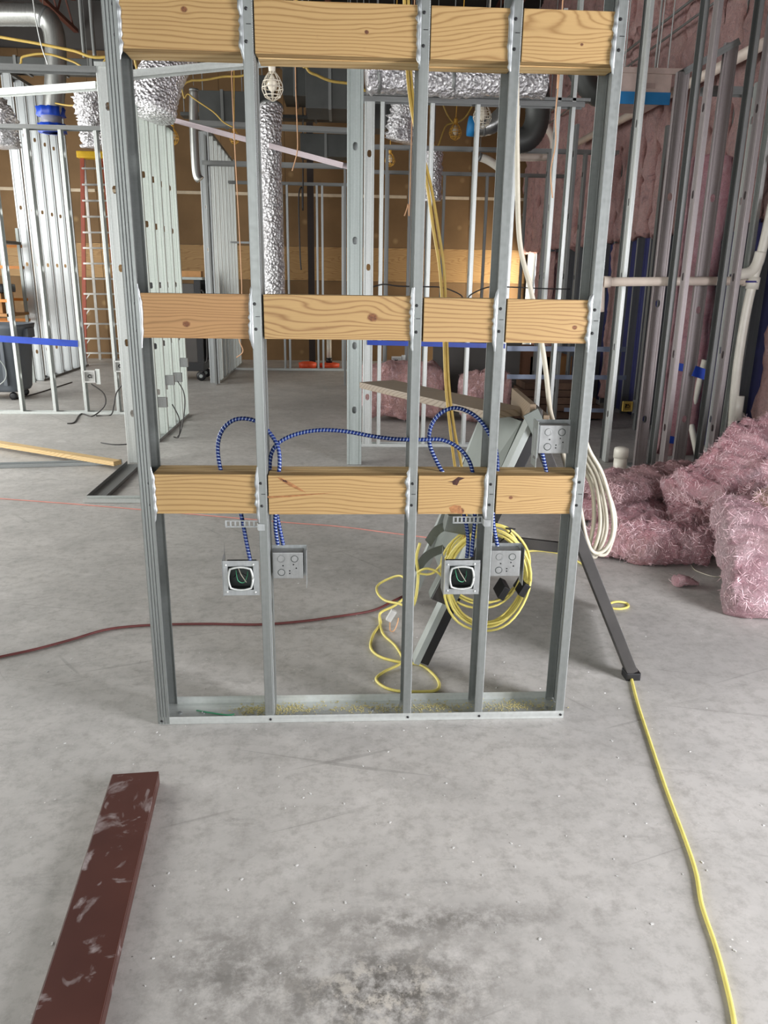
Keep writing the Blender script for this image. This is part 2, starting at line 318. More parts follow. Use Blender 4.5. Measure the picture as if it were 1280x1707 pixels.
def track(parent, p0, p1, w=.092, fl=.03, upv=(0, 0, 1), mat=None, name='track'):
    """U track from p0 to p1; its lips point along upv"""
    L = (V(p1)-V(p0)).length; me = profile_mesh('track%.3f%.3f' % (w, fl), uprof(w, fl), L, mat or G)
    z = (V(p1)-V(p0)).normalized(); y = V(upv); y = (y-z*y.dot(z)).normalized(); x = y.cross(z)
    return put(name, me, parent, M(((x.x, y.x, z.x, p0[0]), (x.y, y.y, z.y, p0[1]), (x.z, y.z, z.z, p0[2]), (0, 0, 0, 1))))
# ================================================================== THE SETTING
def struct(name, bm, mat, parent=None):
    return props(put(name, mesh(name, bm, mat), parent), kind=None if parent else 'structure')
XL, XR, YF, YB, ZC = -7.4, 3.75, -2.9, 16.1, 6.3
struct('floor', box(XL-.1, XR+.1, YF-.1, YB+.1, -.12, 0), FLOOR)
ceil = struct('ceiling', box(XL-.1, XR+.1, YF-.1, YB+.1, ZC, ZC+.12), DECK)
for i, x in enumerate((-6.2, -4.7, -3.2, -1.7, -.2, 1.3, 2.8)):        # open-web roof joists running to the back wall
    bm = bmesh.new(); bx(bm, x-.04, x+.04, YF+.05, YB-.15, ZC-.06, ZC-.005); bx(bm, x-.04, x+.04, YF+.05, YB-.15, ZC-.56, ZC-.5)
    y = YF+.3
    while y < YB-1: bar((x, y, ZC-.5), (x, y+.4, ZC-.06), .025, .025, bm=bm); bar((x, y+.4, ZC-.06), (x, y+.8, ZC-.5), .025, .025, bm=bm); y += .8
    obj('joist', bm, REDB, ceil)
wl = bmesh.new()
for a in ((YF, .8, 0, ZC), (9.2, 9.7, 0, ZC), (14.8, YB, 0, ZC), (.8, 9.2, 4.7, ZC), (.8, 9.2, 0, .3), (9.7, 14.8, 3.7, ZC), (9.7, 14.8, 0, .3)): bx(wl, XL-.1, XL, a[0], a[1], a[2], a[3])
wl = struct('wall_left', wl, SHEATH)
wb = bmesh.new()
bx(wb, XL, XR, YB, YB+.1, 0, ZC)
wb = struct('wall_back', wb, WALLG)
for i in range(10):                                                    # brown sheathing boards, plywood strip, taped seam
    x1 = 3.70-i*1.19; x0 = max(x1-1.184, XL+.01)
    for z0, z1, mt in ((0, 1.56, SHEATH), (1.566, 2.2, PLY), (2.206, 3.14, SHEATH), (3.146, 5.5, SHEATH)):
        obj('wall_board', box(x0, x1, YB-.022-.004*((i+int(z0*3)) % 2), YB-.001, z0, z1), mt, wb)
    obj('seam_tape', box(x0+random.uniform(0, .1), x1-random.uniform(0, .1), YB-.029, YB-.0265, 3.115, 3.17), SEAM, wb)
fw_ = bmesh.new()
for a in ((XL, -4.0, 0, ZC), (.8, XR, 0, ZC), (-4.0, .8, 3.25, ZC), (-4.0, .8, 0, .4)): bx(fw_, a[0], a[1], YF, YF+.1, a[2], a[3])
struct('wall_front', fw_, WALLG)
wr = bmesh.new()
for a in ((YF, -.3, 0, ZC), (1.3, 14.8, 0, ZC), (-.3, 1.3, 2.6, ZC), (-.3, 1.3, 0, .1), (14.8, 15.9, 0, .3), (14.8, 15.9, 2.36, ZC), (15.9, YB, 0, ZC)): bx(wr, XR, XR+.1, a[0], a[1], a[2], a[3])
wr = struct('wall_right', wr, WALLG)
for i in range(7):
    y0 = 5.9+i*1.27; obj('membrane_panel', box(XR-.055, XR-.04, y0, y0+1.262, .0, 2.3), NAVY, wr)
def batt_mesh(seed, dx, dy, dz, amp=.035, nx=3, ny=9, nz=34):
    bm = box(0, dx, 0, dy, 0, dz)
    bm.free(); bm = bmesh.new(); off = V((seed*7.3, seed*3.1, seed))
    def P(i, j, k): return V((dx*i/nx, dy*j/ny, dz*k/nz))
    idx = {}
    def vert(i, j, k):
        if (i, j, k) not in idx:
            p = P(i, j, k); q = p*5+off; d = N.fractal(q, .9, 2, 4)*amp; e = N.fractal(V((p.x*9, p.y*14, p.z*3))+off, .8, 2, 3)*amp*.9
            round_ = .05*((abs(2*j/ny-1))**6)
            n = V((0, 0, 0))
            if i == 0: p.x += round_-d-e
            if j in (0, ny): p.y += (d*.6)*(1 if j else -1)
            if k in (0, nz): p.z += (d*1.6)
            idx[(i, j, k)] = bm.verts.new(p)
        return idx[(i, j, k)]
    for j in range(ny):
        for k in range(nz): bm.faces.new((vert(0, j, k), vert(0, j, k+1), vert(0, j+1, k+1), vert(0, j+1, k)))
    for i in range(nx):
        for k in range(nz):
            bm.faces.new((vert(i, 0, k), vert(i+1, 0, k), vert(i+1, 0, k+1), vert(i, 0, k+1))); bm.faces.new((vert(i, ny, k), vert(i, ny, k+1), vert(i+1, ny, k+1), vert(i+1, ny, k)))
        for j in range(ny):
            bm.faces.new((vert(i, j, 0), vert(i, j+1, 0), vert(i+1, j+1, 0), vert(i+1, j, 0))); bm.faces.new((vert(i, j, nz), vert(i+1, j, nz), vert(i+1, j+1, nz), vert(i, j+1, nz)))
    for j in range(ny):
        for k in range(nz): bm.faces.new((vert(nx, j, k), vert(nx, j+1, k), vert(nx, j+1, k+1), vert(nx, j, k+1)))
    return mesh('insulation_batt', bm, PINKW, True)
BM = [batt_mesh(i, .15, .395, 2.36, .05) for i in range(5)]; BL = [batt_mesh(i+9, .13, .38, 2.0, .03) for i in range(3)]
for i in range(24):                                                    # pink batts between the outer wall's studs
    y = 6.0+i*.418
    for z in (2.14, 4.46): put('insulation_batt', BM[(i*3+int(z)) % 5], wr, M.Translation((XR-.20+random.uniform(-.012, .012), y, z+random.uniform(-.03, .03))))
    stud(wr, XR-.045, y-.004, 2.37 if 14.8 < y < 15.9 else 0, 6.1, (-1, 0), (0, 1), .10, .03, GD, (), False)
for y, zz in ((6.12, 0), (10.2, 1), (11.4, 2), (12.7, 0), (13.5, 1), (14.3, 2)): put('insulation_batt', BL[zz], wr, M.Translation((XR-.19, y, .1)))
obj('wall_conduit', tube([(XR-.30, 6.2, 4.28), (XR-.30, 15.6, 4.30)], .014), GD, wr); obj('wall_conduit', tube([(XR-.30, 6.2, 4.10), (XR-.30, 15.6, 4.12)], .012), GD, wr)
wn = struct('window_1', box(XR-.06, XR+.1, 14.8, 14.83, .3, 2.36), GD)
for a in ((15.87, 15.9, .3, 2.36), (14.83, 15.87, 2.33, 2.36), (14.83, 15.87, .3, .33)): obj('window_frame', box(XR-.06, XR+.1, *a), GD, wn)
obj('window_rail', box(XR+.02, XR+.06, 14.83, 15.87, 1.02, 1.06), GD, wn)

# ================================================================== THE STUD FRAME IN FRONT
FY, FD = 2.594, .145
fr = thing('stud_frame', 'freestanding galvanised stud frame with three rows of pine blocking, nearest in the room', 'stud frame', (.086, FY+FD/2, 0))
track(fr, (-.686, FY+FD/2, .001), (.858, FY+FD/2, .001), FD+.003, .031, mat=GW, name='floor_track')
track(fr, (-.686, FY+FD/2, 3.16), (.858, FY+FD/2, 3.16), FD+.003, .031, (0, 0, -1), name='top_track')
SX = [(-.684, 1, .040), (-.255, -1, .032), (.266, -1, .031), (.541, -1, .031), (.858, -1, .033)]
ROWS = (.826, 1.422, 2.253)
for x, d, fl in SX:
    stud(fr, x, FY, .004, 3.15, (0, 1), (d, 0), FD, fl, GK, (.45, 1.075, 1.96, 2.8))
put('stud', profile_mesh('ridged_stud', ridged(FD+.002), 3.146, GK, (.45, 1.075, 1.96, 2.8)), fr, M(((0, 1, 0, -.6865), (1, 0, 0, FY-.0035), (0, 0, 1, .004), (0, 0, 0, 1))) @ M.Identity(4))   # the ridged outer stud
bays = ((-.646, -.262), (-.252, .258), (.269, .533), (.544, .850))
KN = {(1, 0): [(-.045, .045, .010)], (1, 1): [(.10, .072, .0135)], (1, 3): [(.08, .052, .007)], (2, 1): [(.075, .065, .0055)], (0, 2): [(.0, .118, .007), (.02, .012, .012)], (2, 0): [(.0, .105, .008)], (0, 3): [(-.10, .06, .006)], (2, 3): [(.03, .05, .004)]}
FRQ = {(0, 0): 55, (0, 1): 60, (2, 3): 75, (0, 3): 70, (1, 2): 50}
for r, z in enumerate(ROWS):
    for b, (x0, x1) in enumerate(bays):
        mt = wood('pine_block', r*4.1+b*1.37+.6, KN.get((r, b), ()), ((180, 149, 98), (172, 131, 86))[1 if (r, b) == (1, 0) else 0], ((140, 108, 64), (136, 100, 60), (140, 106, 60))[r], FRQ.get((r, b), 62)*1.25, .016+.012*((r*2+b) % 4))
        m2 = PINE
        dz = random.uniform(-.0025, .0025)
        for k in range(3):
            y0 = FY+.005+k*.0465; x0_, x1_ = x0+random.uniform(0, .004), x1-random.uniform(0, .004)
            obj('wood_block', box(x0_, x1_, y0, y0+.0455, z+dz+(0 if k == 0 else random.uniform(-.003, .002)), z+.14+dz-(0 if k == 0 else random.uniform(0, .002)), bev=.0018), mt if k == 0 else m2, fr)
# dark bark streak and knots of the lowest row are wood too: small sunken resin pockets
def blotch(x, z, pts, mat, y=FY+.0045):
    bm = bmesh.new(); c = bm.verts.new((x, y-.0006, z)); vs = [bm.verts.new((x+a, y, z+b)) for a, b in pts]
    for i in range(len(vs)): bm.faces.new((c, vs[i], vs[(i+1) % len(vs)]))
    return bm
BARK = plain('dark_bark', (58, 30, 20), .8, 0, .4, 90); BARK2 = plain('brown_bark', (150, 104, 64), .8, 0, .35, 60)
p = lambda x, y: atY(x, y, FY+.0045)
def bark(pix, mat, name='bark_streak'):
    bm = bmesh.new(); q = [p(*a) for a in pix]; c = sum(q, V())/len(q); c.y -= .0009; vc = bm.verts.new(c); vs = [bm.verts.new(a) for a in q]
    for i in range(len(vs)): bm.faces.new((vc, vs[i], vs[(i+1) % len(vs)]))
    obj(name, bm, mat, fr)
bark([(462, 796), (470, 797), (484, 804), (497, 812), (510, 821), (500, 818), (484, 811), (471, 803)], BARK2); bark([(466, 797), (476, 800), (487, 807), (482, 808), (470, 802)], BARK)
bark([(446, 827), (480, 826), (520, 823), (560, 821), (520, 825), (480, 829), (446, 830)], BARK2)
bark([(745, 803), (754, 802), (764, 795), (775, 797), (766, 801), (762, 809), (755, 808), (754, 804)], BARK); bark([(748, 846), (757, 842), (768, 843), (770, 855), (752, 855)], BARK2)
for x, d, fl in SX:                                                     # sheet lips crimped back around every block, self-drilling screws
    xe = x+d*fl
    for r, z in enumerate(ROWS):
        bm = bmesh.new(); n = 18; A = []
        for k in range(n+1):
            t = k/n; zz = z-.03+t*.20; en = min(1, t*5, (1-t)*5); wv = N.noise(V((zz*70, x*9, r)))*.008
            A.append((bm.verts.new((xe-d*.004, FY-.0006, zz)), bm.verts.new((xe+d*(.006*en+wv*en), FY-.006*en-wv, zz)), bm.verts.new((xe+d*(.010*en+wv), FY+.003, zz))))
        for a, b in zip(A, A[1:]):
            for i in (0, 1): bm.faces.new((a[i], a[i+1], b[i+1], b[i]))
        obj('crimped_lip', bm, G, fr, True)
        for q in (.03, .112):
            obj('screw', lathe([(.0048, 0), (.0052, .0012), (.003, .003)], seg=8, m=M.Translation((xe-d*(.010+random.uniform(0, .004)), FY-.0004, z+q+random.uniform(-.006, .006))) @ M.Rotation(PI/2, 4, 'X')), BLACK, fr)
        zt = z+.072; bm = box(x+d*.006, x+d*.02, FY-.0012, FY-.0003, zt, zt+.002); obj('pencil_mark', bm, BLACK, fr)
    obj('screw', lathe([(.005, 0), (.0052, .001), (.003, .003)], seg=8, m=M.Translation((x+d*.012, FY-.0024, .016)) @ M.Rotation(PI/2, 4, 'X')), BLACK, fr)
for x in (-.62, -.53, .12, .81): obj('anchor_bolt', lathe([(.008, 0), (.008, .004), (.004, .006)], (x, FY+.075, .002), 8), G, fr)
# ------------------------------------------------------------------ electrical boxes
def rsq(cx, cz, s, y, rad=.25):
    pts = []
    for k in range(24):
        a = 2*PI*k/24; q = max(abs(math.cos(a)), abs(math.sin(a))); k2 = (1/q)*.5+.5*1.12
        pts.append(V((cx+s*math.cos(a)*min(k2, 1.25), y, cz+s*math.sin(a)*min(k2, 1.25))))
    return pts+[pts[0]]
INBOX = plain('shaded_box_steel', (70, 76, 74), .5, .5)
def open_box(lab, cx, cz, side, y=FY+.006):
    t = thing('electrical_box', lab, 'electrical box', (cx, y, cz-.07), 'steel electrical boxes on the stud frame'); s = .052
    bm = bmesh.new()                                                    # face plate with a square window
    for a in ((cx-.062, cx+.066*1.0, cz+.045, cz+.066), (cx-.062, cx+.066, cz-.066, cz-.045), (cx-.062, cx-.045, cz-.045, cz+.045), (cx+.045, cx+.066, cz-.045, cz+.045)): bx(bm, a[0], a[1], y, y+.0016, a[2], a[3])
    obj('face_plate', bm, G, t)
    bm = bmesh.new()
    for a in ((-s, -s+.002, 0, .05, -s, s), (s-.002, s, 0, .05, -s, s), (-s, s, 0, .05, s-.002, s), (-s, s, 0, .05, -s, -s+.002), (-s, s, .048, .05, -s, s)): bx(bm, cx+a[0], cx+a[1], y+.002+a[2], y+.002+a[3], cz+a[4], cz+a[5])
    obj('box_body', bm, INBOX, t)
    obj('mud_ring', tube(rsq(cx, cz, .041, y-.005), .0042, 6), GW, t, True)
    bm = bmesh.new(); bx(bm, cx-.0645, cx-.063, y-.001, y+.075, cz-.07, cz+.068); v = [bm.verts.new(q) for q in ((cx-.064, y+.01, cz+.068), (cx-.064, y+.075, cz+.068), (cx-.064, y+.07, cz+.115), (cx-.064, y+.055, cz+.075))]; bm.faces.new(v)
    obj('side_bracket', bm, G, t)
    obj('mounting_tab', box(cx+.0665, cx+side, y-.001, y+.0006, cz-.055, cz+.055), G, t)
    for a, b in ((-.052, .05), (.045, .052), (-.05, -.052), (.05, -.054)): obj('screw', lathe([(.004, 0), (.004, .0015), (.002, .003)], seg=8, m=M.Translation((cx+a, y-.0006, cz+b)) @ M.Rotation(PI/2, 4, 'X')), GW, t)
    obj('ground_wire', tube(smooth_path([(cx-.02, y+.03, cz+.02), (cx-.012, y+.01, cz-.012), (cx+.008, y+.012, cz-.022), (cx+.02, y+.02, cz-.002), (cx+.022, y+.03, cz+.014)], 5), .0016, 6), GREENW, t, True)
    obj('wire', tube(smooth_path([(cx-.012, y+.03, cz+.03), (cx, y+.014, cz+.008), (cx+.018, y+.01, cz-.02)], 5), .0016, 6), CREAM, t, True)
    obj('wire', tube(smooth_path([(cx-.03, y+.035, cz-.01), (cx-.005, y+.022, cz+.012), (cx+.022, y+.03, cz-.006)], 5), .0014, 6), BLACK, t, True)
    return t
def back_box(lab, cx, cz, y, sx=.055, plate=1):
    t = thing('electrical_box', lab, 'electrical box', (cx, y, cz-.07), 'steel electrical boxes on the stud frame'); s = .05
    obj('box_body', box(cx-sx, cx+sx, y, y+.05, cz-s, cz+s, bev=.003), GR, t)
    for i, (a, b) in enumerate(((-.024, .026), (.024, .026), (-.024, -.026), (.024, -.026), (0, 0))):
        if i == 4: continue
        obj('knockout', lathe([(.0125, 0), (.0125, .0015), (.0105, .0018), (.0100, .0008), (.004, .0008)] if i == 0 else [(.011, 0), (.011, .0007), (.010, .0009), (.002, .0009)], seg=18, m=M.Translation((cx+a, y+.0002, cz+b)) @ M.Rotation(PI/2, 4, 'X')), GR, t)
    for a, b in ((-.024, .026), (.024, .026), (-.024, -.026)): obj('knockout_ring', lathe([(.0118, 0), (.0118, .0004), (.0135, .0004), (.0135, 0)], seg=18, m=M.Translation((cx+a, y-.0001, cz+b)) @ M.Rotation(PI/2, 4, 'X')), INBOX, t)
    for a, b in ((-.018, 0), (.02, .004), (.006, -.02), (.006, -.03), (.03, -.01)): obj('screw_hole', lathe([(.0028, 0), (.0028, .0006), (.001, .0006)], seg=8, m=M.Translation((cx+a, y-.0001, cz+b)) @ M.Rotation(PI/2, 4, 'X')), BLACK, t)
    obj('face_plate', box(cx-.06, cx+.066, y+.0505, y+.052, cz-.058, cz+.062), G, t)
    bm = bmesh.new()
    if plate > 0: bx(bm, cx+.066, cx+.0675, y-.005, y+.052, cz-.085, cz+.06)
    else: bx(bm, cx-.0675, cx-.066, y-.035, y+.052, cz-.06, cz+.058)
    obj('side_bracket', bm, G, t); return t
open_box('open steel electrical box with green wires on the left of the second stud', -.358, .586, .055)
back_box('back of a steel electrical box on the right of the second stud', -.192, .618, FY+.045)
open_box('open steel electrical box with dark wiring in front of the yellow cord coil', .437, .584, .045)
back_box('back of a steel electrical box beside the coil, right of the fourth stud', .604, .622, FY+.045)
tE = back_box('back of a steel electrical box above the lowest blocking, left of the end stud', .752, 1.085, FY+.05, plate=0)
bm = bmesh.new()
for a in ((0, .07, -.085, -.06), (0, .07, .045, .075), (0, .012, -.06, .045), (.055, .07, -.06, .045)): bx(bm, .672, .6735, FY-.02+a[0], FY-.02+a[1], 1.085+a[2], 1.085+a[3])
obj('slotted_bracket', bm, LGREY, tE)
def cable_arm(lab, x0, x1, z, y=FY+.03):
    t = thing('cable_support', lab, 'cable bracket', (x1, y, z), 'cable support arms'); bm = bmesh.new()
    bx(bm, x0, x1, y, y+.002, z-.013, z-.008); bx(bm, x0, x1, y, y+.002, z+.009, z+.013); n = 7
    for i in range(n+1): q = x0+(x1-x0-.006)*i/n; bx(bm, q, q+.006, y, y+.002, z-.009, z+.009)
    obj('slotted_arm', bm, G, t); obj('mounting_foot', box(x1-.002, x1+.022, y-.034, y-.0315, z-.014, z+.010), G, t); obj('bent_neck', box(x1-.004, x1-.001, y-.032, y+.001, z-.012, z+.012), GW, t)
    return t
cable_arm('slotted steel cable arm above the left open electrical box', -.408, -.288, .782)
cable_arm('slotted steel cable arm above the open box in front of the coil', .40, .509, .795)
def armour(lab, pix, rad=.0072):
    pts = smooth_path([atY(a, b, c) for a, b, c in pix], 10); R = []
    uvtube('armoured_cable', pts, rad, BLUEC, 10, label=lab, cat='cable', group='blue armoured cables in the stud frame', rf=lambda i, a: rad*(1+.05*(i % 2)))
armour('blue armoured cable looping behind the second stud, from left box over the low blocking', [(417, 934, 2.615), (410, 900, 2.63), (404, 868, 2.64), (396, 835, 2.65), (376, 800, 2.66), (367, 780, 2.67), (363, 745, 2.69), (370, 718, 2.70), (388, 701, 2.71), (410, 698, 2.71), (432, 705, 2.71), (452, 725, 2.70), (464, 748, 2.68), (466, 775, 2.665), (463, 800, 2.66), (459, 850, 2.66), (459, 880, 2.66), (463, 908, 2.665)])
armour('blue armoured cable arching from the second stud to the fourth stud', [(472, 908, 2.68), (466, 880, 2.68), (460, 850, 2.68), (451, 800, 2.685), (450, 770, 2.69), (456, 748, 2.70), (472, 733, 2.71), (500, 722, 2.715), (535, 717, 2.71), (575, 719, 2.70), (620, 727, 2.69), (660, 732, 2.68), (700, 733, 2.68), (735, 733, 2.68), (762, 745, 2.67), (780, 765, 2.66), (788, 790, 2.655), (791, 830, 2.65), (791, 870, 2.65), (788, 900, 2.645), (786, 928, 2.63)])
armour('blue armoured cable in a tall round loop left of the fourth stud', [(778, 930, 2.65), (780, 900, 2.66), (776, 870, 2.66), (764, 830, 2.66), (742, 794, 2.66), (728, 770, 2.68), (716, 740, 2.70), (718, 712, 2.71), (733, 690, 2.715), (757, 680, 2.715), (782, 687, 2.715), (802, 703, 2.71), (818, 728, 2.70), (827, 752, 2.69), (829, 790, 2.67), (823, 840, 2.665), (822, 870, 2.665), (829, 910, 2.665)])
armour('short blue armoured cable below the electrical box by the end stud', [(903, 752, 2.66), (907, 770, 2.66), (912, 795, 2.66), (914, 830, 2.66), (912, 850, 2.66)])
# ------------------------------------------------------------------ brown beam lying in front
a, b = V((-.677, 2.232, 0)), V((-.602, 1.30, 0)); d = (b-a).normalized(); b = a+d*1.75; s = V((-d.y, d.x, 0))*-1
def bpt(t, u, z): q = a+d*t+s*u; return (q.x, q.y, z)
bt = thing('steel_beam', 'dusty brown painted steel channel lying on the floor in front of the frame', 'beam', tuple(a))
bm = bmesh.new(); mm = M(((s.x, d.x, 0, a.x), (s.y, d.y, 0, a.y), (0, 0, 1, 0), (0, 0, 0, 1)))
obj('web', box(-.074, .074, 0, 1.75, .038, .047, bev=.0025, m=mm), BROWN, bt)
obj('flange', box(-.0745, -.066, 0, 1.75, 0.001, .0375, bev=.002, m=mm), BROWN, bt); obj('flange', box(.066, .0745, 0, 1.75, 0.001, .0375, bev=.002, m=mm), BROWN, bt)
obj('edge_lip', box(.0745, .0765, .004, 1.75, .030, .046, m=mm), plain('pale_edge', (150, 140, 132), .6), bt)  # thin pale strip along the beam's left edge
# ------------------------------------------------------------------ stand leaning frame behind the stud frame, right
st = thing('trestle_stand', 'grey A-shaped steel trestle with long plank behind the stud frame, right of centre', 'trestle', (.77, 3.0, 0))
LF, RFt, AP = V((.325, 3.04, .0)), V((1.235, 2.90, .0)), V((.765, 3.04, 1.10))
A2 = V((.70, 3.62, 1.02)); L2, R2 = V((.36, 3.72, 0)), V((1.355, 3.59, 0)); A2r = AP+V((.11, .6, -.03))
def plank(p0, p1, w, t, side, mat, name): return obj(name, bar(p0, p1, w, t, side, .002), mat, st)
plank(LF+V((0, 0, .02)), AP, .078, .026, (0, 1, 0), LGREY, 'leg'); plank(LF+V((.034, .0, .02)), AP+V((.034, 0, -.01)), .07, .040, (0, 1, 0), BLACK, 'leg')
plank(RFt+V((0, 0, .03)), AP+V((.02, .03, -.05)), .055, .045, (0, 1, 0), DARK, 'leg')
plank(L2+V((0, 0, .02)), A2, .04, .05, (0, 1, 0), LGREY, 'leg'); plank(R2+V((0, 0, .03)), A2r, .05, .045, (0, 1, 0), DARK, 'leg')
obj('rubber_foot', box(1.205, 1.268, 2.87, 2.93, 0, .035, bev=.006), BLACK, st)
bm = bmesh.new(); q = [AP+V((-.03, .05, -.03)), A2+V((-.03, -.03, .03)), L2.lerp(A2, .30)+V((0, -.03, 0)), LF.lerp(AP, .30)+V((0, .05, 0))]
vs = [bm.verts.new(x) for x in q]; bm.faces.new(vs); bmesh.ops.recalc_face_normals(bm, faces=bm.faces); bmesh.ops.solidify(bm, geom=bm.faces[:], thickness=.012); obj('gusset_panel', bm, GREY, st)
bm = bmesh.new(); vs = [bm.verts.new(x) for x in (AP+V((.03, .03, -.08)), A2r+V((.0, -.03, -.05)), R2.lerp(A2r, .04)+V((0, -.03, 0)), RFt.lerp(AP, .04))]; bm.faces.new(vs); bmesh.ops.recalc_face_normals(bm, faces=bm.faces); bmesh.ops.solidify(bm, geom=bm.faces[:], thickness=.012); obj('gusset_panel', bm, DARK, st)
obj('cross_bar', bar(LF.lerp(AP, .52)+V((0, .05, 0)), RFt.lerp(AP, .49)+V((0, .05, 0)), .045, .02, (0, 0, 1), .002), DARK, st)
HEADW = wood('dark_weathered_wood', 7.7, (), (108, 98, 86), (78, 68, 58), 55, .04)
# head: two thick planks gripped at the top
h0 = AP+V((-.02, -.04, .0)); dirp = (A2-AP+V((-.0, 0, .05))).normalized()
for k in range(3):
    o = V((.012+.028*k, 0, .012-.022*k)); obj('clamp_plank', bar(h0+o, h0+o+V((.06, .62, -.02)), .024, .085, (1, 0, .0), .003), HEADW if k != 1 else DARK, st)
obj('head_plate', box(-.032, .03, -.006, .006, -.06, .04, m=M.Translation(AP+V((.0, -.052, -.01))) @ M.Rotation(-.5, 4, 'Y')), GREY, st)
pl0 = atY(628, 640, 4.15); pl1 = AP+V((-.06, .18, -.02)); obj('long_plank', bar(pl0, pl1, .215, .032, (.75, .65, 0), .003), GREYWOOD, st)
# switch box and guard arms hanging on the left leg
c = LF.lerp(AP, .36)+V((-.035, -.06, .0)); R_ = M.Translation(c) @ M.Rotation(.42, 4, 'Y')
obj('switch_box', box(-.055, .055, -.03, .045, -.075, .065, bev=.008, m=R_), GREY, st)
obj('switch_cover', box(-.05, .015, -.038, -.031, -.07, .06, bev=.003, m=R_), DARK, st)
for q0, q1 in (((713, 906), (756, 874)), ((693, 952), (742, 914))):
    P0, P1 = atY(*q0, 3.0), atY(*q1, 3.02); mid = (P0+P1)/2+V((-.012, 0, .018)); bm = bmesh.new(); sp = smooth_path([P0, mid, P1], 6)
    A = [(bm.verts.new(x+V((-.012, 0, .016))), bm.verts.new(x+V((.014, .01, -.018)))) for x in sp]
    for e, f in zip(A, A[1:]): bm.faces.new((e[0], e[1], f[1], f[0]))
    bmesh.ops.solidify(bm, geom=bm.faces[:], thickness=.012); obj('guard_arm', bm, LGREY, st, True)
obj('motor_head', box(.0, .11, -.02, .06, -.03, .04, bev=.008, m=M.Translation(atY(742, 872, 2.97)) @ M.Rotation(.2, 4, 'Y')), GREY, st)
# ------------------------------------------------------------------ yellow cord coil and cords
co = thing('extension_cord', 'coiled yellow extension cord hanging on the trestle behind the electrical boxes', 'cord', (.59, 2.93, .22))
for k in range(11):
    cx, cz = .592+random.uniform(-.012, .012)+(k % 2)*.004, .455-random.uniform(0, .022); rx, rz = .168+random.uniform(-.012, .012), .212+random.uniform(-.014, .012); y = 2.90+k*.009; ph = random.uniform(0, 6)
    if k > 7: rz *= .82; cz += .04
    pts = [(cx+rx*math.cos(2*PI*i/40)*(1+.03*math.sin(2*PI*i/40*3+ph)), y+.008*math.sin(2*PI*i/40*2+ph), cz+rz*math.sin(2*PI*i/40)*(1+.02*math.cos(i*.5+ph))) for i in range(41)]
    obj('cord_loop', tube(pts, .0052, 6), YEL, co, True)
for px_, py_ in ((838, 985), (872, 980)): P = atY(px_, py_, 2.93); obj('strap', box(-.014, .014, -.03, .075, -.03, .028, bev=.004, m=M.Translation(P) @ M.Rotation(.5, 4, 'Y')), BLACK, co)
P = atY(846, 892, 2.93); obj('wire_tie', tube(smooth_path([P+V((-.03, 0, -.03)), P, P+V((.012, 0, .02)), P+V((-.01, 0, .03)), P+V((.03, 0, .025))], 5), .003, 6), BLACK, co)
def cord(name, lab, pts, r, mat, n=8, cat='cord', seg=8, group=None): return obj(name, tube(smooth_path(pts, n), r, seg), mat, None, True, lab, cat, group)
g = lambda x, y, z=.0065: atZ(x, y, z)
cord('extension_cord', 'long yellow extension cord running over the floor to the lower right', [g(868, 921), g(895, 918), g(930, 922), g(960, 934), g(985, 952), g(990, 975), g(1003, 1000), g(1014, 1012), g(1032, 1015), g(1046, 1012), g(1045, 1006), g(1030, 1003, .016), g(1016, 1007, .016), g(1014, 1020), g(1028, 1060), g(1048, 1115), g(1062, 1170), g(1083, 1235), g(1110, 1315), g(1142, 1400), g(1160, 1455), g(1170, 1510), g(1192, 1575), g(1210, 1640), g(1224, 1707), g(1232, 1800)], .0062, YEL)
cord('extension_cord', 'yellow extension cord tail in loops on the floor left of the trestle', [atY(700, 905, 3.0), atY(694, 930, 2.99), atY(697, 962, 2.98), atY(688, 1010, 2.97), atZ(664, 1006, .16), atZ(640, 1000, .12), atZ(628, 985, .10), g(634, 972, .09), g(668, 960, .14), atZ(682, 985, .12), atZ(660, 1008, .07), g(634, 1022, .03), g(634, 1040), g(622, 1058), g(618, 1080), g(634, 1095), g(668, 1104), g(700, 1108), g(722, 1124), g(732, 1140), g(726, 1151), g(700, 1153), g(664, 1152), g(640, 1145), g(627, 1132), g(640, 1120), g(670, 1103, .014), g(660, 1078), g(638, 1056), g(632, 1030)], .0062, YEL)
cord('extension_cord', 'thin yellow cord pair drooping between coil and switch box', [atY(747, 925, 2.93), atY(722, 955, 2.93), atY(697, 955, 2.94), atY(710, 948, 2.92), atY(728, 953, 2.92), atY(742, 968, 2.92), atY(750, 990, 2.92)], .005, YEL)
obj('cord_plug', box(-.014, .014, -.012, .012, -.03, .03, bev=.006, m=M.Translation(atZ(652, 1026, .09)) @ M.Rotation(.5, 4, 'Y')), WHITEW, None, False, 'white cord plug with pink wire lying by the yellow cord loops', 'plug')
cord('wire', 'small pinkish loop of wire under the white plug by the yellow loops', [atZ(650, 1036, .06), atZ(650, 1050, .01), atZ(656, 1052, .01), atZ(662, 1040, .04), atZ(664, 1030, .07)], .003, COPPER)
for k, (o, lab) in enumerate(((0, 'left one of the two yellow power cables dropping from above behind the third stud'), (1, 'right one of the two yellow power cables dropping from above behind the third stud'))):
    cord('power_cable', lab, [atY(672+7*o, -60, 3.2), atY(677+6*o, 90, 3.2), atY(684+5*o, 170, 3.15), atY(697+4*o, 240, 3.1), atY(712+6*o, 310, 3.05), atY(722+8*o, 380, 3.03), atY(733+7*o, 450, 3.02), atY(739+5*o, 540, 3.02), atY(743+5*o, 640, 3.01), atY(751+7*o, 720, 3.0), atY(758+11*o, 775, 3.0), atY(768+6*o, 830, 2.99), atY(772+5*o, 865, 2.98), atY(774+2*o, 905, 2.95)], .0058, YELD, group='yellow power cables')
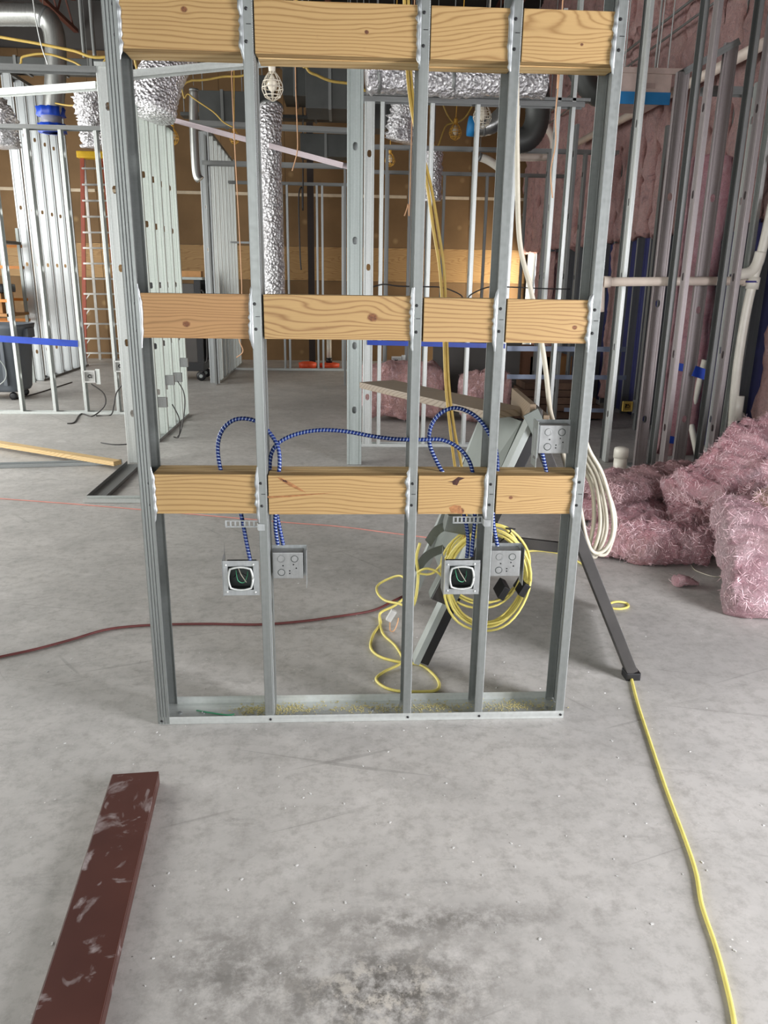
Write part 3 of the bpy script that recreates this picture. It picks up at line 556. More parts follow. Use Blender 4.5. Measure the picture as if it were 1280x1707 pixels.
cord('cable', 'cream cable dropping from above past the fourth stud to the trestle head', [atY(862, -40, 3.5), atY(861, 100, 3.5), atY(862, 260, 3.5), atY(866, 400, 3.48), atY(884, 480, 3.46), atY(901, 560, 3.44), atY(910, 620, 3.42), atY(917, 684, 3.35), atY(928, 720, 3.25), atY(950, 800, 3.1)], .011, CREAM)
cb = thing('cable_coil', 'hanks of cream cable hanging at the end stud in front of the pink insulation', 'cable', tuple(atY(985, 915, 3.05)))
for k, (dx, w_) in enumerate(((0, 0), (-10, 8), (-20, 16), (3, 4), (-30, 22), (-14, 12))):
    P = [atY(x, y, 3.02+.012*k) for x, y in ((966+dx*.3, 690+k*4), (980+dx*.4, 745+k*6), (1004+dx*.6, 790+k*5), (1020+dx, 850), (1021+dx*1.1, 890-k*2), (1008+dx, 916+k*2), (990+dx*.5, 921), (978+dx*.2, 900), (968, 850+k*4), (958-k, 800))]
    obj('cable_loop', tube(smooth_path(P, 7), .0085, 7), CREAM, cb, True)
# ------------------------------------------------------------------ pink insulation heap
FIBRE = plain('pink_fibre', (250, 206, 210), .9, 0, .25, 20)
def lump(lab, path, wid, thk, upv=(0, 0, 1), amp=.035, seed=0, nl=90, nc=88, mat=None, name='insulation_batt', fsc=1., smooth=True, group='pink insulation batts in the heap', fib=6500, sq=(.42, .5)):
    P = smooth_path(path, max(2, nl//(len(path)-1))); n = len(P); bm = bmesh.new(); rings = []; off = V((seed*5.1, seed*2.3, seed*9.7))
    def lerp(a, t): t *= len(a)-1; i = min(int(t), len(a)-2); return a[i]+(a[i+1]-a[i])*(t-i)
    for i, p_ in enumerate(P):
        t = i/(n-1); T = (P[min(i+1, n-1)]-P[max(i-1, 0)]).normalized(); U = V(upv); U = (U-T*U.dot(T)).normalized(); B = T.cross(U)
        e = 1-max(0, abs(2*t-1)-.86)/.14*.28; hw = lerp(wid, t)/2*e; ht = lerp(thk, t)/2*e; ring = []
        for k in range(nc):
            a = 2*PI*k/nc; cx, cz = math.cos(a), math.sin(a); x = hw*math.copysign(abs(cx)**sq[0], cx); z = ht*math.copysign(abs(cz)**sq[1], cz)
            q = p_+B*x+U*z; nn = (B*x/hw/hw+U*z/ht/ht).normalized()
            f1 = N.fractal(q*3.2*fsc+off, .9, 2, 3)*amp*1.5; f2 = N.fractal(q*11*fsc+off, .8, 2.1, 4)*amp*.95; f3 = N.fractal(q*38+off, .7, 2.1, 3)*amp*.4
            q = q+nn*(f1+f2+f3)
            if q.z < .002: q.z = .002+random.uniform(0, .002)
            ring.append(bm.verts.new(q))
        rings.append(ring)
    for A, B_ in zip(rings, rings[1:]):
        for k in range(nc): bm.faces.new((A[k], A[(k+1) % nc], B_[(k+1) % nc], B_[k]))
    for rg, sgn in ((rings[0], 1), (rings[-1], -1)):
        c = sum((v.co for v in rg), V())/nc; prev = rg
        for s_ in (.72, .4):
            nr = [bm.verts.new(c+(v.co-c)*s_+V((N.noise(v.co*9+off), N.noise(v.co*9-off), N.noise(v.co*8)))*amp*.8) for v in rg]
            for v in nr: v.co.z = max(v.co.z, .002)
            for k in range(nc): bm.faces.new((prev[k], prev[(k+1) % nc], nr[(k+1) % nc], nr[k]))
            prev = nr
        bm.faces.new(prev)
    fs = [f for f in bm.faces if f.normal.length >= 0]; bm.normal_update(); fb = bmesh.new(); rs = random.Random(seed); cum = 0; tot = sum(f.calc_area() for f in fs); cnt = int(tot*fib)
    ws = [f.calc_area() for f in fs]
    for f in rs.choices(fs, ws, k=cnt):
        vs_ = [v.co for v in f.verts]; p0 = vs_[0].lerp(vs_[1], rs.random()).lerp(vs_[2], rs.random()*.6); nn = f.normal; tg = V((rs.gauss(0, 1), rs.gauss(0, 1), rs.gauss(0, 1))); tg = (tg-nn*tg.dot(nn)).normalized(); L = rs.uniform(.012, .06); wd = rs.uniform(.0007, .0016); sd = tg.cross(nn)*wd; h = rs.uniform(.0, .012); cv = tg.cross(nn)*rs.uniform(-.4, .4)*L
        a_, b_, c_ = p0-nn*.001, p0+tg*L*.5+nn*h+cv*.5, p0+tg*L+nn*h*rs.uniform(-.3, 1.4)+cv*1.4
        if min(a_.z, b_.z, c_.z) < .002: continue
        q = [fb.verts.new(x) for x in (a_-sd, a_+sd, b_+sd, b_-sd, c_)]; fb.faces.new((q[0], q[1], q[2], q[3])); fb.faces.new((q[3], q[2], q[4]))
    bmesh.ops.recalc_face_normals(bm, faces=bm.faces)
    o = obj(name, bm, mat or PINK, None, smooth, lab, 'insulation', group)
    if fib: obj('loose_fibres', fb, FIBRE, o, kind='stuff')
    return o
lump('lower pink insulation batt of the folded pair behind, flat on floor', [(1.72, 5.02, .08), (2.2, 5.36, .07), (2.75, 5.74, .06), (3.3, 6.1, .05)], [.60, .62, .6, .55], [.155, .135, .11, .09], amp=.026, seed=1)
lump('upper pink insulation batt of the folded pair, with dusty tan top, behind', [(1.76, 5.08, .235), (2.2, 5.42, .2), (2.75, 5.8, .165), (3.25, 6.12, .13)], [.52, .58, .58, .5], [.15, .13, .11, .09], amp=.026, seed=2, mat=pink('dusty_pink_fibreglass', (204, 138, 142), (236, 178, 180), (146, 94, 96), (178, 148, 124)))
lump('rolled pink insulation batt in front of the folded pair, purplish cut end', [(1.62, 4.62, .12), (1.82, 4.5, .12), (2.02, 4.42, .115), (2.2, 4.42, .11)], [.58, .56, .5, .4], [.22, .24, .23, .2], seed=3, amp=.03)
lump('big crumpled pink insulation batt rising at the right edge of the photo', [(2.30, 4.72, .16), (2.55, 4.82, .27), (2.85, 4.98, .36), (3.2, 5.15, .44), (3.6, 5.3, .5)], [.5, .62, .7, .72, .7], [.3, .42, .52, .56, .56], seed=4, amp=.05)
lump('folded pink insulation piece tucked under the big crumpled batt', [(2.12, 4.7, .1), (2.35, 4.55, .12), (2.6, 4.5, .14), (2.9, 4.6, .15)], [.35, .4, .4, .4], [.18, .22, .26, .28], seed=5, amp=.035)
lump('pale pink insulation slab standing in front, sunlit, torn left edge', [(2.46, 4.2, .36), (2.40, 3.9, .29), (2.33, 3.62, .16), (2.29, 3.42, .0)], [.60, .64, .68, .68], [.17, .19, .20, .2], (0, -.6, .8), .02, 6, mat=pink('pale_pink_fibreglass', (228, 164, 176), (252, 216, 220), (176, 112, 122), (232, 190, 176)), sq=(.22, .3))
lump('tan torn insulation scrap on top of the standing pale slab', [(2.36, 4.02, .46), (2.5, 4.1, .49), (2.75, 4.2, .5)], [.18, .22, .2], [.08, .12, .1], seed=7, nl=24, nc=24, mat=pink('tan_fibreglass', (206, 156, 132), (228, 184, 156), (150, 104, 88)))
lump('small pink tuft of insulation lying alone on the floor', [tuple(atZ(1124, 972, .02)), tuple(atZ(1140, 968, .03)), tuple(atZ(1163, 973, .012))], [.05, .09, .04], [.03, .055, .02], seed=8, nl=16, nc=16, amp=.014, group=None, fib=1500)
random.seed(11)
cord('string', 'white loose string on the floor beside the insulation tuft', [g(1152, 942, .004), g(1160, 951, .004), g(1185, 960, .004), g(1205, 962, .004)], .003, CREAM)
# ------------------------------------------------------------------ things lying on the floor
cord('string_line', 'thin red string line stretched across the floor behind the frame', [g(-40, 828, .004), g(0, 831, .004), (g(160, 843, .004)), g(320, 857, .004), g(480, 871, .004), g(560, 877, .004), g(640, 887, .004), g(720, 897, .004)], .0042, RLINE, cat='string')
cord('extension_cord', 'dark red power cord curving over the floor from the left', [g(-60, 1108), g(0, 1095), g(60, 1082), g(120, 1066), g(180, 1049), g(250, 1042), g(340, 1040), g(430, 1041), g(500, 1036), g(560, 1028), g(620, 1018), g(655, 1002), g(690, 985)], .0062, RCORD)
cord('wire', 'grey wire on the floor right of the left doorway post', [g(168, 738, .005), g(190, 741, .005), g(215, 740, .005), g(235, 733, .005)], .005, BLACK, cat='wire')
a, b = atZ(-20, 737, .055), atZ(196, 772, .055); d = (b-a).normalized(); obj('lumber', bar((a.x, a.y, .056), (b.x, b.y, .056), .089, .038, (-d.y, d.x, 0), .002), PINE, None, False, 'pine two-by-four lying on the floor at the left', 'lumber')
t = thing('floor_track', 'loose galvanised floor track under the pine two-by-four, left', 'track', (-2.5, 6.8, 0)); track(t, (-3.4, 6.66, .002), (-1.96, 6.86, .002), .092, .03)
t = thing('corner_track', 'L-shaped galvanised floor track fixed at the foot of the left doorway post', 'track', (-1.83, 5.65, 0)); track(t, (-1.83, 5.69, .002), (-1.83, 6.84, .002), .145, .03, mat=GD); track(t, (-1.9, 5.64, .002), (-1.40, 5.64, .002), .09, .03, mat=GW)
t = thing('green_wire', 'scrap of green wire lying in the floor track of the frame', 'wire', (-.52, 2.66, .005)); obj('strand', tube(smooth_path([(-.56, 2.68, .006), (-.5, 2.66, .007), (-.44, 2.645, .006), (-.41, 2.65, .006)], 5), .0025, 6), GREENW, t); obj('strand', tube(smooth_path([(-.53, 2.665, .009), (-.48, 2.65, .008), (-.40, 2.63, .007)], 5), .0025, 6), GREENW, t)
t = thing('pipe_stub', 'short capped white pipe stub standing in the floor by the insulation', 'pipe', tuple(atZ(1031, 797))); c = atZ(1031, 795); obj('pipe', lathe([(.056, 0), (.056, .19)], c, 24), PVC, t, True); obj('cap', lathe([(.063, .17), (.063, .235), (.058, .255), (.03, .266)], c, 24), PVC, t, True)

rs = random.Random(5)
def grains(name, lab, cat, spots, mat, s0, s1):
    bm = bmesh.new()
    for x, y, z in spots:
        r = rs.uniform(s0, s1); R = M.Translation((x, y, z)) @ M.Rotation(rs.uniform(0, 6), 4, 'Z'); bx(bm, -r, r, -r*.6, r*.6, 0, r*.5, m=R)
    return props(put(name, mesh(name, bm, mat)), lab, cat, kind='stuff')
grains('sawdust', 'pale yellow sawdust lying in the floor track of the front frame', 'sawdust', [(rs.choice((rs.gauss(-.33, .05), rs.gauss(-.2, .05), rs.gauss(.1, .1), rs.gauss(.38, .08), rs.gauss(.7, .07))), FY+.09+rs.gauss(0, .022), .0032) for _ in range(1500)], plain('sawdust_yellow', (206, 196, 140), .9), .0012, .0032)
grains('grit', 'small white crumbs of debris scattered over the concrete floor', 'debris', [(rs.uniform(-1.3, 1.5), 1.25+rs.random()**1.6*3.6, .0002) for _ in range(420)], WHITEW, .0012, .0042)
# ================================================================== PARTITIONS BEHIND
HZ = 3.17
def part(lab, loc): return thing('stud_partition', lab, 'partition', loc)
# left doorway: post, headers
t = part('doorway post and header tracks of galvanised steel left of the front frame', (-1.83, 6.9, 0))
stud(t, -1.905, 6.88, .004, 3.17, (1, 0), (0, 1), .145, .04, GW); stud(t, -1.757, 6.885, .004, 3.17, (1, 0), (0, 1), .085, .04, DARK, ())  # second stud coloured dark for the shade in the post's open side
track(t, (-3.6, 6.92, 3.17), (-1.9, 6.92, 3.17), .10, .045, (0, 0, -1), GD, 'header'); track(t, (-3.45, 7.95, 3.165), (-1.91, 6.98, 3.08), .09, .05, (0, 0, -1), GW, 'header')
track(t, (-1.67, 6.93, 3.15), (.06, 6.86, 3.33), .10, .05, (0, 0, -1), GW, 'header')
obj('post_cap', box(-1.91, -1.82, 6.86, 6.96, 3.17, 3.2), GW, t)
# mid post + row to the right
t = part('galvanised doorway post standing right of the middle, behind the third stud', (.12, 6.86, 0))
stud(t, .055, 6.83, .004, 3.3, (1, 0), (0, 1), .130, .04, galv('green_grey_steel', (168, 176, 172), .42, .55), (.5, 1.06, 1.92, 2.64)); stud(t, .055, 6.96, .004, 3.3, (1, 0), (0, -1), .130, .04, G, ())
def frontal(lab, Y, xs, x0, x1, w=.092, right=True, mid=(), mat=None, top=HZ, zl=None, wide=(), tall=()):
    t = part(lab, ((x0+x1)/2, Y, 0)); track(t, (x0, Y+w/2, .001), (x1, Y+w/2, .001), w+.003, .03, mat=GW, name='floor_track'); track(t, (x0, Y+w/2, top), (x1, Y+w/2, top), w+.003, .045, (0, 0, -1), GD, name='top_track')
    for i, x in enumerate(xs): stud(t, x, Y, .004, (zl or {}).get(i, top-.003), (0, 1), (1 if right else -1, 0), w, .034, mat or GW)
    for i, x in enumerate(wide): stud(t, x, Y, .004, top-.003, (1, 0), (0, 1), w, .034, mat or GW, (.5, 1.2, 1.72, 2.7))
    for a, b, z in mid: track(t, (a, Y+w/2, z), (b, Y+w/2, z), w, .03, (0, 0, -1), G, 'mid_track')
    return t
t = frontal('stud partition right of the middle post, second row behind the front frame', 7.62, [.36, .81, 1.22, 1.58, 1.95], .20, 2.2, zl={4: 3.9}, wide=(.215,)); stud(t, 2.12, 7.62, .004, 4.1, (0, 1), (-1, 0), .092, .034, GW)
frontal('far stud partition behind the right half of the front frame, middle depth', 10.2, [.55, .838, 1.62, 2.1, 2.55, 3.0, 3.3], .32, 3.42, mat=GD)
frontal('farthest stud partition on the right before the brown wall', 12.5, [.7, 1.3, 1.55, 2.2, 2.8, 3.2], .35, 3.4, mat=GD)
frontal('far stud partition with mid rail in the left half, before the brown wall', 14.25, [-1.55, -1.02, -.93, -.42, -.33, .02], -1.9, .15, mat=G, mid=((-1.9, -1.0, 2.2),))
# header beams that span between
t = part('frontal header tracks high behind the second stud, spanning to the far left partition', (-.9, 12.2, 2.8))
track(t, (-1.95, 12.2, 3.2), (.05, 12.2, 3.2), .12, .06, (0, 0, -1), GD, 'header'); track(t, (-1.95, 11.2, 3.55), (.3, 11.2, 3.5), .12, .06, (0, 0, -1), GD, 'header'); stud(t, .05, 12.2, .004, 3.2, (0, 1), (1, 0), .092, .034, GD); stud(t, -1.95, 12.2, .004, 3.55, (0, 1), (1, 0), .092, .034, GD)
t = thing('track_brace', 'long loose galvanised track sloping across the upper middle behind the second stud', 'track', (-.6, 8.4, 3)); P0, P1 = atY(290, 196, 9.2), atY(577, 272, 7.9); track(t, P0, P1, .092, .05, (0, 0, -1), galv('purplish_steel', (136, 126, 128), .4, .6), 'track')
# L2: broad webs with holes
t = part('stud partition running back behind the left frame stud, broad webs with round holes', (-1.9, 8.5, 0))
L2M = galv('pale_green_steel', (206, 214, 206), .5, .4)
track(t, (-1.905, 7.8, .001), (-1.905, 9.42, .001), .15, .03, mat=G, name='floor_track'); track(t, (-1.905, 7.8, HZ), (-1.905, 9.42, HZ), .155, .045, (0, 0, -1), GD, 'top_track')
for i, y in enumerate((7.82, 8.22, 8.62, 9.02, 9.40)): stud(t, -1.98, y, .004, HZ-.004, (1, 0), (0, 1), .150, .036, L2M, (.45, .92, 1.52, 2.10, 2.55))
for i, (y, z) in enumerate(((7.85, .35), (8.25, .52), (8.65, .5), (9.05, .62))):
    props(obj('outlet_box', box(-1.831, -1.74, y-.02, y+.03, z, z+.10, bev=.004), GR), 'small steel outlet box low on the left broad-web partition, %s' % ('nearest and lowest', 'second from the front', 'third from the front', 'farthest and highest')[i], 'outlet box', 'outlet boxes on the broad-web partition')
cord('cable', 'dark cable sagging from the lowest outlet box on the broad-web partition', [(-1.72, 7.98, .36), (-1.66, 8.0, .2), (-1.68, 8.02, .02), (-1.74, 8.04, .01)], .006, DARK); cord('cable', 'dark cable sagging between outlet boxes on the broad-web partition', [(-1.72, 8.32, .55), (-1.64, 8.2, .45), (-1.62, 8.1, .3), (-1.66, 8.05, .08), (-1.7, 8.04, .01)], .006, DARK)
# L1
t = part('deep stud partition at far left with dark oval holes, beside the ladder', (-4.75, 13.3, 0)); track(t, (-4.73, 12.5, .001), (-4.73, 14.75, .001), .152, .03, mat=GD, name='floor_track'); track(t, (-4.73, 12.5, 4.35), (-4.73, 14.75, 4.35), .155, .045, (0, 0, -1), GD, 'top_track')
for i, y in enumerate((12.55, 13.0, 13.42, 13.85, 14.25, 14.65)): stud(t, -4.81, y, .004, 4.34, (1, 0), (0, 1), .150, .036, G, (.45, 1.75, 2.55, 3.6))
# FL
t = frontal('room partition of thin studs at the left with a blue strip across', 9.45, [-4.25, -3.84, -3.45, -3.08, -2.70], -4.6, -2.58, right=True, mat=GW)
obj('blue_strip', bar(tuple(atY(-40, 562, 9.44)), tuple(atY(130, 573, 9.44)), .006, .075, (0, 1, 0)), BLUEP, None, False, 'blue plastic strip stretched across the left room partition', 'strip')
def outlet(lab, px, py, Y, s=.11, mat=WHITEW):
    c = atY(px, py, Y); t = thing('outlet_box', lab, 'outlet box', tuple(c)); bm = bmesh.new(); h = s/2
    for a in ((-h, h, 0, .006, h-.014, h), (-h, h, 0, .006, -h, -h+.014), (-h, -h+.014, 0, .006, -h+.014, h-.014), (h-.014, h, 0, .006, -h+.014, h-.014), (-h, h, .045, .05, -h, h), (-h, -h+.004, 0, .05, -h, h), (h-.004, h, 0, .05, -h, h)): bx(bm, c.x+a[0], c.x+a[1], c.y+a[2], c.y+a[3], c.z+a[4], c.z+a[5])
    obj('box_body', bm, mat, t); obj('bracket', box(c.x+h, c.x+h+.05, c.y+.012, c.y+.016, c.z-h-.02, c.z+h+.02), GW, t)
    for a, b in ((-.02, .02), (.018, -.015), (-.015, -.022)): obj('wire', tube(smooth_path([(c.x+a, c.y+.045, c.z+b), (c.x+b, c.y+.015, c.z-a*.5), (c.x-a, c.y+.03, c.z-b)], 4), .004, 5), BLACK, t)
    return t
outlet('white outlet box on the thin-stud room partition, near the dangling cable', 149, 628, 9.42, .14); outlet('outlet box on the room partition just left of the doorway post', 200, 611, 9.42, .13)
outlet('pale outlet box on the far stud behind the middle board, above pink rolls', 661, 603, 10.186, .13); 
outlet('small outlet box with yellow rim on the right partition, above the pipe stub', 1047, 678, 8.56, .11, YELD)
cord('cable', 'dark cable hanging in a loop from the white outlet box to the room floor track', [atY(152, 640, 9.4), atY(172, 655, 9.38), atY(176, 672, 9.36), atY(166, 686, 9.34), g(152, 694), g(135, 690), g(124, 704), g(112, 706)], .008, DARK)
cord('cable', 'dark cable running along the floor behind the thin-stud partition', [g(20, 666), g(60, 656), g(95, 645), g(120, 637)], .008, DARK); cord('cable', 'dark cable curving down right of the hanging loop in the room partition', [atY(205, 640, 9.4), atY(194, 655, 9.4), atY(190, 675, 9.38), g(184, 692), g(160, 693)], .008, DARK)
# PF
t = part('far left partition of narrow studs with sloping top, behind the black cart', (-1.98, 13.4, 0)); track(t, (-1.98, 12.4, .001), (-1.98, 15.4, .001), .152, .03, mat=G, name='floor_track'); track(t, (-1.98, 12.35, 3.68), (-1.98, 15.4, 3.58), .155, .045, (0, 0, -1), GD, 'top_track')
for i in range(8): stud(t, -2.055, 12.4+i*.4, .004, 3.62, (1, 0), (0, 1), .150, .036, GW if i else G, (1.0, 2.0, 2.6))
track(t, (-2.0, 12.35, 3.22), (-.9, 12.35, 3.22), .14, .06, (0, 0, -1), GD, 'header')
# P4, right
t = part('stud partition at the right with tall posts, in front of the blue membrane', (3.0, 6.72, 0)); PS = galv('pink_reflection_steel', (156, 148, 147), .42, .6)  # steel tinted pink: the insulation's reflection is put into its colour
stud(t, 2.66, 6.72, .004, 3.22, (1, 0), (0, 1), .105, .036, PS, (.45, 1.45, 2.3)); stud(t, 3.03, 6.74, .004, 3.44, (1, 0), (0, 1), .110, .036, PS, (.45, 1.40, 2.3)); stud(t, 3.52, 6.76, .004, 3.2, (0, 1), (-1, 0), .092, .034, GW)
stud(t, 2.735, 6.28, .004, 4.6, (0, 1), (1, 0), .092, .036, PS); stud(t, 2.73, 6.42, .004, 4.6, (0, 1), (-1, 0), .092, .036, GD)
stud(t, 3.14, 6.26, .004, 4.6, (0, 1), (1, 0), .092, .036, PS); stud(t, 3.135, 6.40, .004, 4.6, (0, 1), (-1, 0), .092, .036, GD); stud(t, 3.33, 6.7, .004, 3.17, (0, 1), (1, 0), .092, .02, GW)
track(t, (2.70, 6.76, 3.24), (3.12, 6.77, 3.47), .10, .05, (0, 0, -1), GD, 'header'); track(t, (2.72, 6.31, 3.74), (3.2, 6.31, 3.74), .11, .09, (0, 0, -1), PS, 'header'); track(t, (2.98, 6.95, HZ), (3.5, 6.95, HZ), .10, .06, (0, 0, -1), GD, 'top_track')
track(t, (2.64, 6.78, .001), (3.56, 6.78, .001), .10, .03, mat=G, name='floor_track')
t = part('single tall stud beside the end stud of the front frame, holding the white pipe', (2.5, 6.97, 0)); stud(t, 2.47, 6.95, .004, 4.6, (0, 1), (1, 0), .092, .034, GW); stud(t, 2.5, 7.06, .004, 4.6, (0, 1), (-1, 0), .05, .03, GD, ())
# pipes
t = thing('drain_pipe', 'white vent and drain pipes in front of the blue membrane at the far right', 'pipe', (3.4, 6.6, 0)); Yp = 6.6
q = lambda x, y, Y=Yp: atY(x, y, Y)
pv = [q(1290, 330), q(1272, 410), q(1255, 470), q(1240, 540), q(1228, 620), q(1222, 690), q(1217, 770)]; obj('stack_pipe', tube(smooth_path(pv, 4), .038, 16), PVC, t, True)
obj('wye', tube(smooth_path([q(1268, 420), q(1262, 440), q(1250, 454), q(1226, 458)], 5), .046, 14), PVC, t, True); obj('coupling', tube([q(1257, 462), q(1253, 482)], .052, 16), PVC, t, True); obj('coupling', tube([q(1231, 660), q(1226, 700)], .05, 16), PVC, t, True); obj('coupling', tube([q(1218, 766), q(1214, 790)], .05, 16), PVC, t, True)
obj('cleanout', tube([q(1236, 694), q(1220, 691, 6.78)], .036, 14), PVC, t, True); obj('purple_primer_ring', tube([q(1228, 707), q(1227.3, 711)], .0525, 16), PURP, t, True); obj('purple_primer_ring', tube([q(1254.2, 468), q(1253.8, 471)], .0535, 16), PURP, t, True)
obj('branch_pipe', tube([q(1216, 776), atY(1170, 745, 7.6)], .036, 14), PVC, t, True); obj('branch_pipe', tube([atY(1165, 770, 6.95), atY(1150, 700, 7.3), atY(1175, 600, 7.2)], .03, 12), PVC, t, True)
t = thing('vent_pipe', 'horizontal off-white pipe at eye height through the right partition', 'pipe', (2.85, 6.62, 1.6)); a, b = atY(1006, 470, 6.62), atY(1262, 468, 6.66)
obj('pipe', tube([a, b], .036, 16), PVCT, t, True); obj('coupling', tube([a, atY(1017, 470, 6.62)], .046, 16), PVCT, t, True); obj('coupling', tube([atY(1238, 468, 6.66), b], .044, 16), PVCT, t, True); obj('elbow', tube(smooth_path([a, atY(1001, 471, 6.64), atY(1000, 482, 6.66), atY(999, 520, 6.66)], 4), .04, 14), PVCT, t, True)
t = thing('vent_pipe', 'sloping white pipe high on the pink insulated wall', 'pipe', (3.4, 9, 3.6)); a, b = atX(960, 240, 3.40), atX(1275, 72, 3.40); obj('pipe', tube([a, b], .045, 14), PVCT, t, True); obj('coupling', tube([a.lerp(b, .3), a.lerp(b, .32)], .055, 14), PVCT, t, True); obj('hanger', tube([a.lerp(b, .55), a.lerp(b, .55)+V((0, 0, ZC-a.lerp(b, .55).z))], .006), GD, t)
t = thing('vent_pipe', 'short bent white pipe fitting high in front of the pink wall', 'pipe', tuple(atY(915, 230, 10.6))); obj('pipe', tube(smooth_path([atY(906, 206, 10.6), atY(920, 225, 10.6), atY(923, 245, 10.6), atY(915, 260, 10.6), atY(860, 262, 10.6)], 5), .05, 12), PVCT, t, True); obj('hanger', tube([atY(915, 218, 10.6), atY(915, 218, 10.6)+V((0, 0, 2.6))], .006), GD, t)
for k, (x, y, Y) in enumerate(((1134, 612, 7.3), (1118, 733, 7.3))): obj('tape', box(-.065, .065, -.003, .002, -.035, .035, m=M.Translation(atY(x, y, Y-.07)) @ M.Rotation(.12, 4, 'Y')), BLUEP, None, False, 'strip of blue tape on the standing batt, %s one' % ('upper', 'lower')[k], 'tape', 'blue tape strips on the right')
bm_ = batt_mesh(31, .12, .36, 2.7, .02); bm_.transform(M.Translation((.34, 0, 0)) @ M.Rotation(PI/2, 4, 'Z')); bo = put('insulation_batt', bm_, None, M.Translation((atY(1122, 600, 7.25).x, 7.25, .0))); props(bo, 'tall narrow pink batt standing in the right partition, taped with blue strips', 'insulation'); bm_.materials[0] = PINK
obj('tape', box(-.07, .07, -.003, .002, -.045, .045, m=M.Translation(atY(1168, 622, 6.68)) @ M.Rotation(.3, 4, 'Y')), BLUEP, None, False, 'crumpled blue tape on the steel post right of the standing batt', 'tape')
# ------------------------------------------------------------------ ladder, cart, bin, scaffold
t = thing('step_ladder', 'tall red-brown step ladder with yellow top standing before the brown wall', 'ladder', (-4.65, 15.3, 0)); a, b = atY(150, 605, 15.2), atY(205, 612, 15.2); at_, bt_ = atY(137, 262, 15.3), atY(172, 262, 15.3); a.z = b.z = 0
Lf, Lt, Rf, Rt = a, at_, b, bt_; Lf.x = Lt.x-.26
obj('rail', bar(Lf, Lt, .07, .03), LADR, t); obj('rail', bar(Rf, Rt, .07, .03), LADR, t); obj('top_cap', box(Lt.x-.07, Rt.x+.07, Lt.y-.1, Lt.y+.16, Lt.z-.02, Lt.z+.09, bev=.015), LYEL, t)
for i in range(13):
    u = (i+.7)/13.4; A, B = Lf.lerp(Lt, u), Rf.lerp(Rt, u); obj('step', bar(A, B, .08, .03, (0, 1, 0)), LADM, t)
    if i < 5: obj('brace', bar(A+V((.02, 0, -.1)), A+V((.1, 0, 0)), .02, .012), LADM, t)
for P, Q in ((Lt, Lf+V((.1, .62, 0))), (Rt, Rf+V((-.1, .62, 0)))): obj('rear_rail', bar(Q, P+V((0, .08, 0)), .05, .025), LADM, t)
t = thing('tool_cart', 'black cart on casters with grey panel behind the broad-web partition', 'cart', (-2.4, 12.7, 0)); x0, x1, y0, y1 = -2.95, -2.18, 12.62, 13.2
obj('base', box(x0, x1, y0, y1, .16, .30, bev=.01), BLACK, t); obj('panel', box(x0, x1-.1, y0+.04, y1-.05, .30, 1.5), WALLG, t)
for x, y in ((x1-.09, y0), (x1-.09, y1-.07), (x0, y0), (x0, y1-.07)): obj('post', box(x, x+.09, y, y+.07, .3, 1.56), BLACK, t)
obj('top_shelf', box(x0-.05, x1+.05, y0-.04, y1, 1.56, 1.6, bev=.006), LGREY, t); obj('handle', tube(smooth_path([(x1+.0, y0, 1.4), (x1+.06, y0, 1.3), (x1+.06, y0, .4), (x1, y0, .3)], 4), .014), DARK, t)
for x, y in ((x1-.06, y0+.05), (x1-.06, y1-.06), (x0+.06, y0+.05), (x0+.06, y1-.06)):
    cw = obj('caster', lathe([(.03, -.022), (.075, -.02), (.078, 0), (.075, .02), (.03, .022)], seg=18, m=M.Translation((x, y, .08)) @ M.Rotation(PI/2, 4, 'X')), BLACK, t, True); obj('hub', lathe([(.028, -.027), (.028, .027)], seg=12, m=M.Translation((x, y, .08)) @ M.Rotation(PI/2, 4, 'X')), LGREY, cw); obj('fork', box(x-.03, x+.03, y-.035, y+.035, .14, .165), DARK, cw)
obj('cardboard_box', box(-2.46, -2.16, 12.66, 12.9, 1.601, 1.69), TAN, None, False, 'small tan cardboard piece on top of the black cart', 'box')
t = thing('waste_bin', 'dark grey wheeled plastic bin behind the thin-stud partition at the left', 'bin', (-4.55, 10.7, 0)); cx, cy = -4.55, 10.75
bm = bmesh.new(); R = []
for z, h in ((.11, .29), (.15, .31), (.9, .375), (.92, .40), (.98, .41), (.98, .37), (.3, .30)):
    ring = []
    for k in range(28): a = 2*PI*k/28; c, s = math.cos(a), math.sin(a); ring.append(bm.verts.new((cx+h*1.05*math.copysign(abs(c)**.45, c), cy+h*.9*math.copysign(abs(s)**.45, s), z)))
    R.append(ring)
for A, B in zip(R, R[1:]):
    for k in range(28): bm.faces.new((A[k], A[(k+1) % 28], B[(k+1) % 28], B[k]))
bm.faces.new(R[0][::-1]); bm.faces.new(R[-1]); obj('body', bm, BIN, t, True)
for s in (-1, 1): obj('handle', box(cx+s*.40-.05, cx+s*.40+.05, cy-.12, cy+.12, .80, .93, bev=.02), BIN, t)
for x in (-.18, .0, .18): obj('rib', box(cx+x-.022, cx+x+.022, cy-.345, cy-.27, .2, .8, bev=.008), BIN, t)
for x, y in ((-.2, -.2), (.2, -.2), (-.2, .2), (.2, .2)): obj('caster', lathe([(.02, -.018), (.05, -.016), (.052, 0), (.05, .016), (.02, .018)], seg=14, m=M.Translation((cx+x, cy+y, .053)) @ M.Rotation(PI/2, 4, 'X')), BLACK, t, True)
cord('cable', 'pale thin cable hanging against the front of the grey wheeled bin', [atY(-10, 590, 10.3), atY(8, 612, 10.3), atY(9, 632, 10.3), atY(-6, 645, 10.3)], .007, LGREY)
t = thing('scaffold', 'orange and grey rolling scaffold loaded with materials at the left edge', 'scaffold', (-5.3, 11.9, 0)); x0, x1, y0, y1 = -6.4, -4.72, 11.7, 12.35
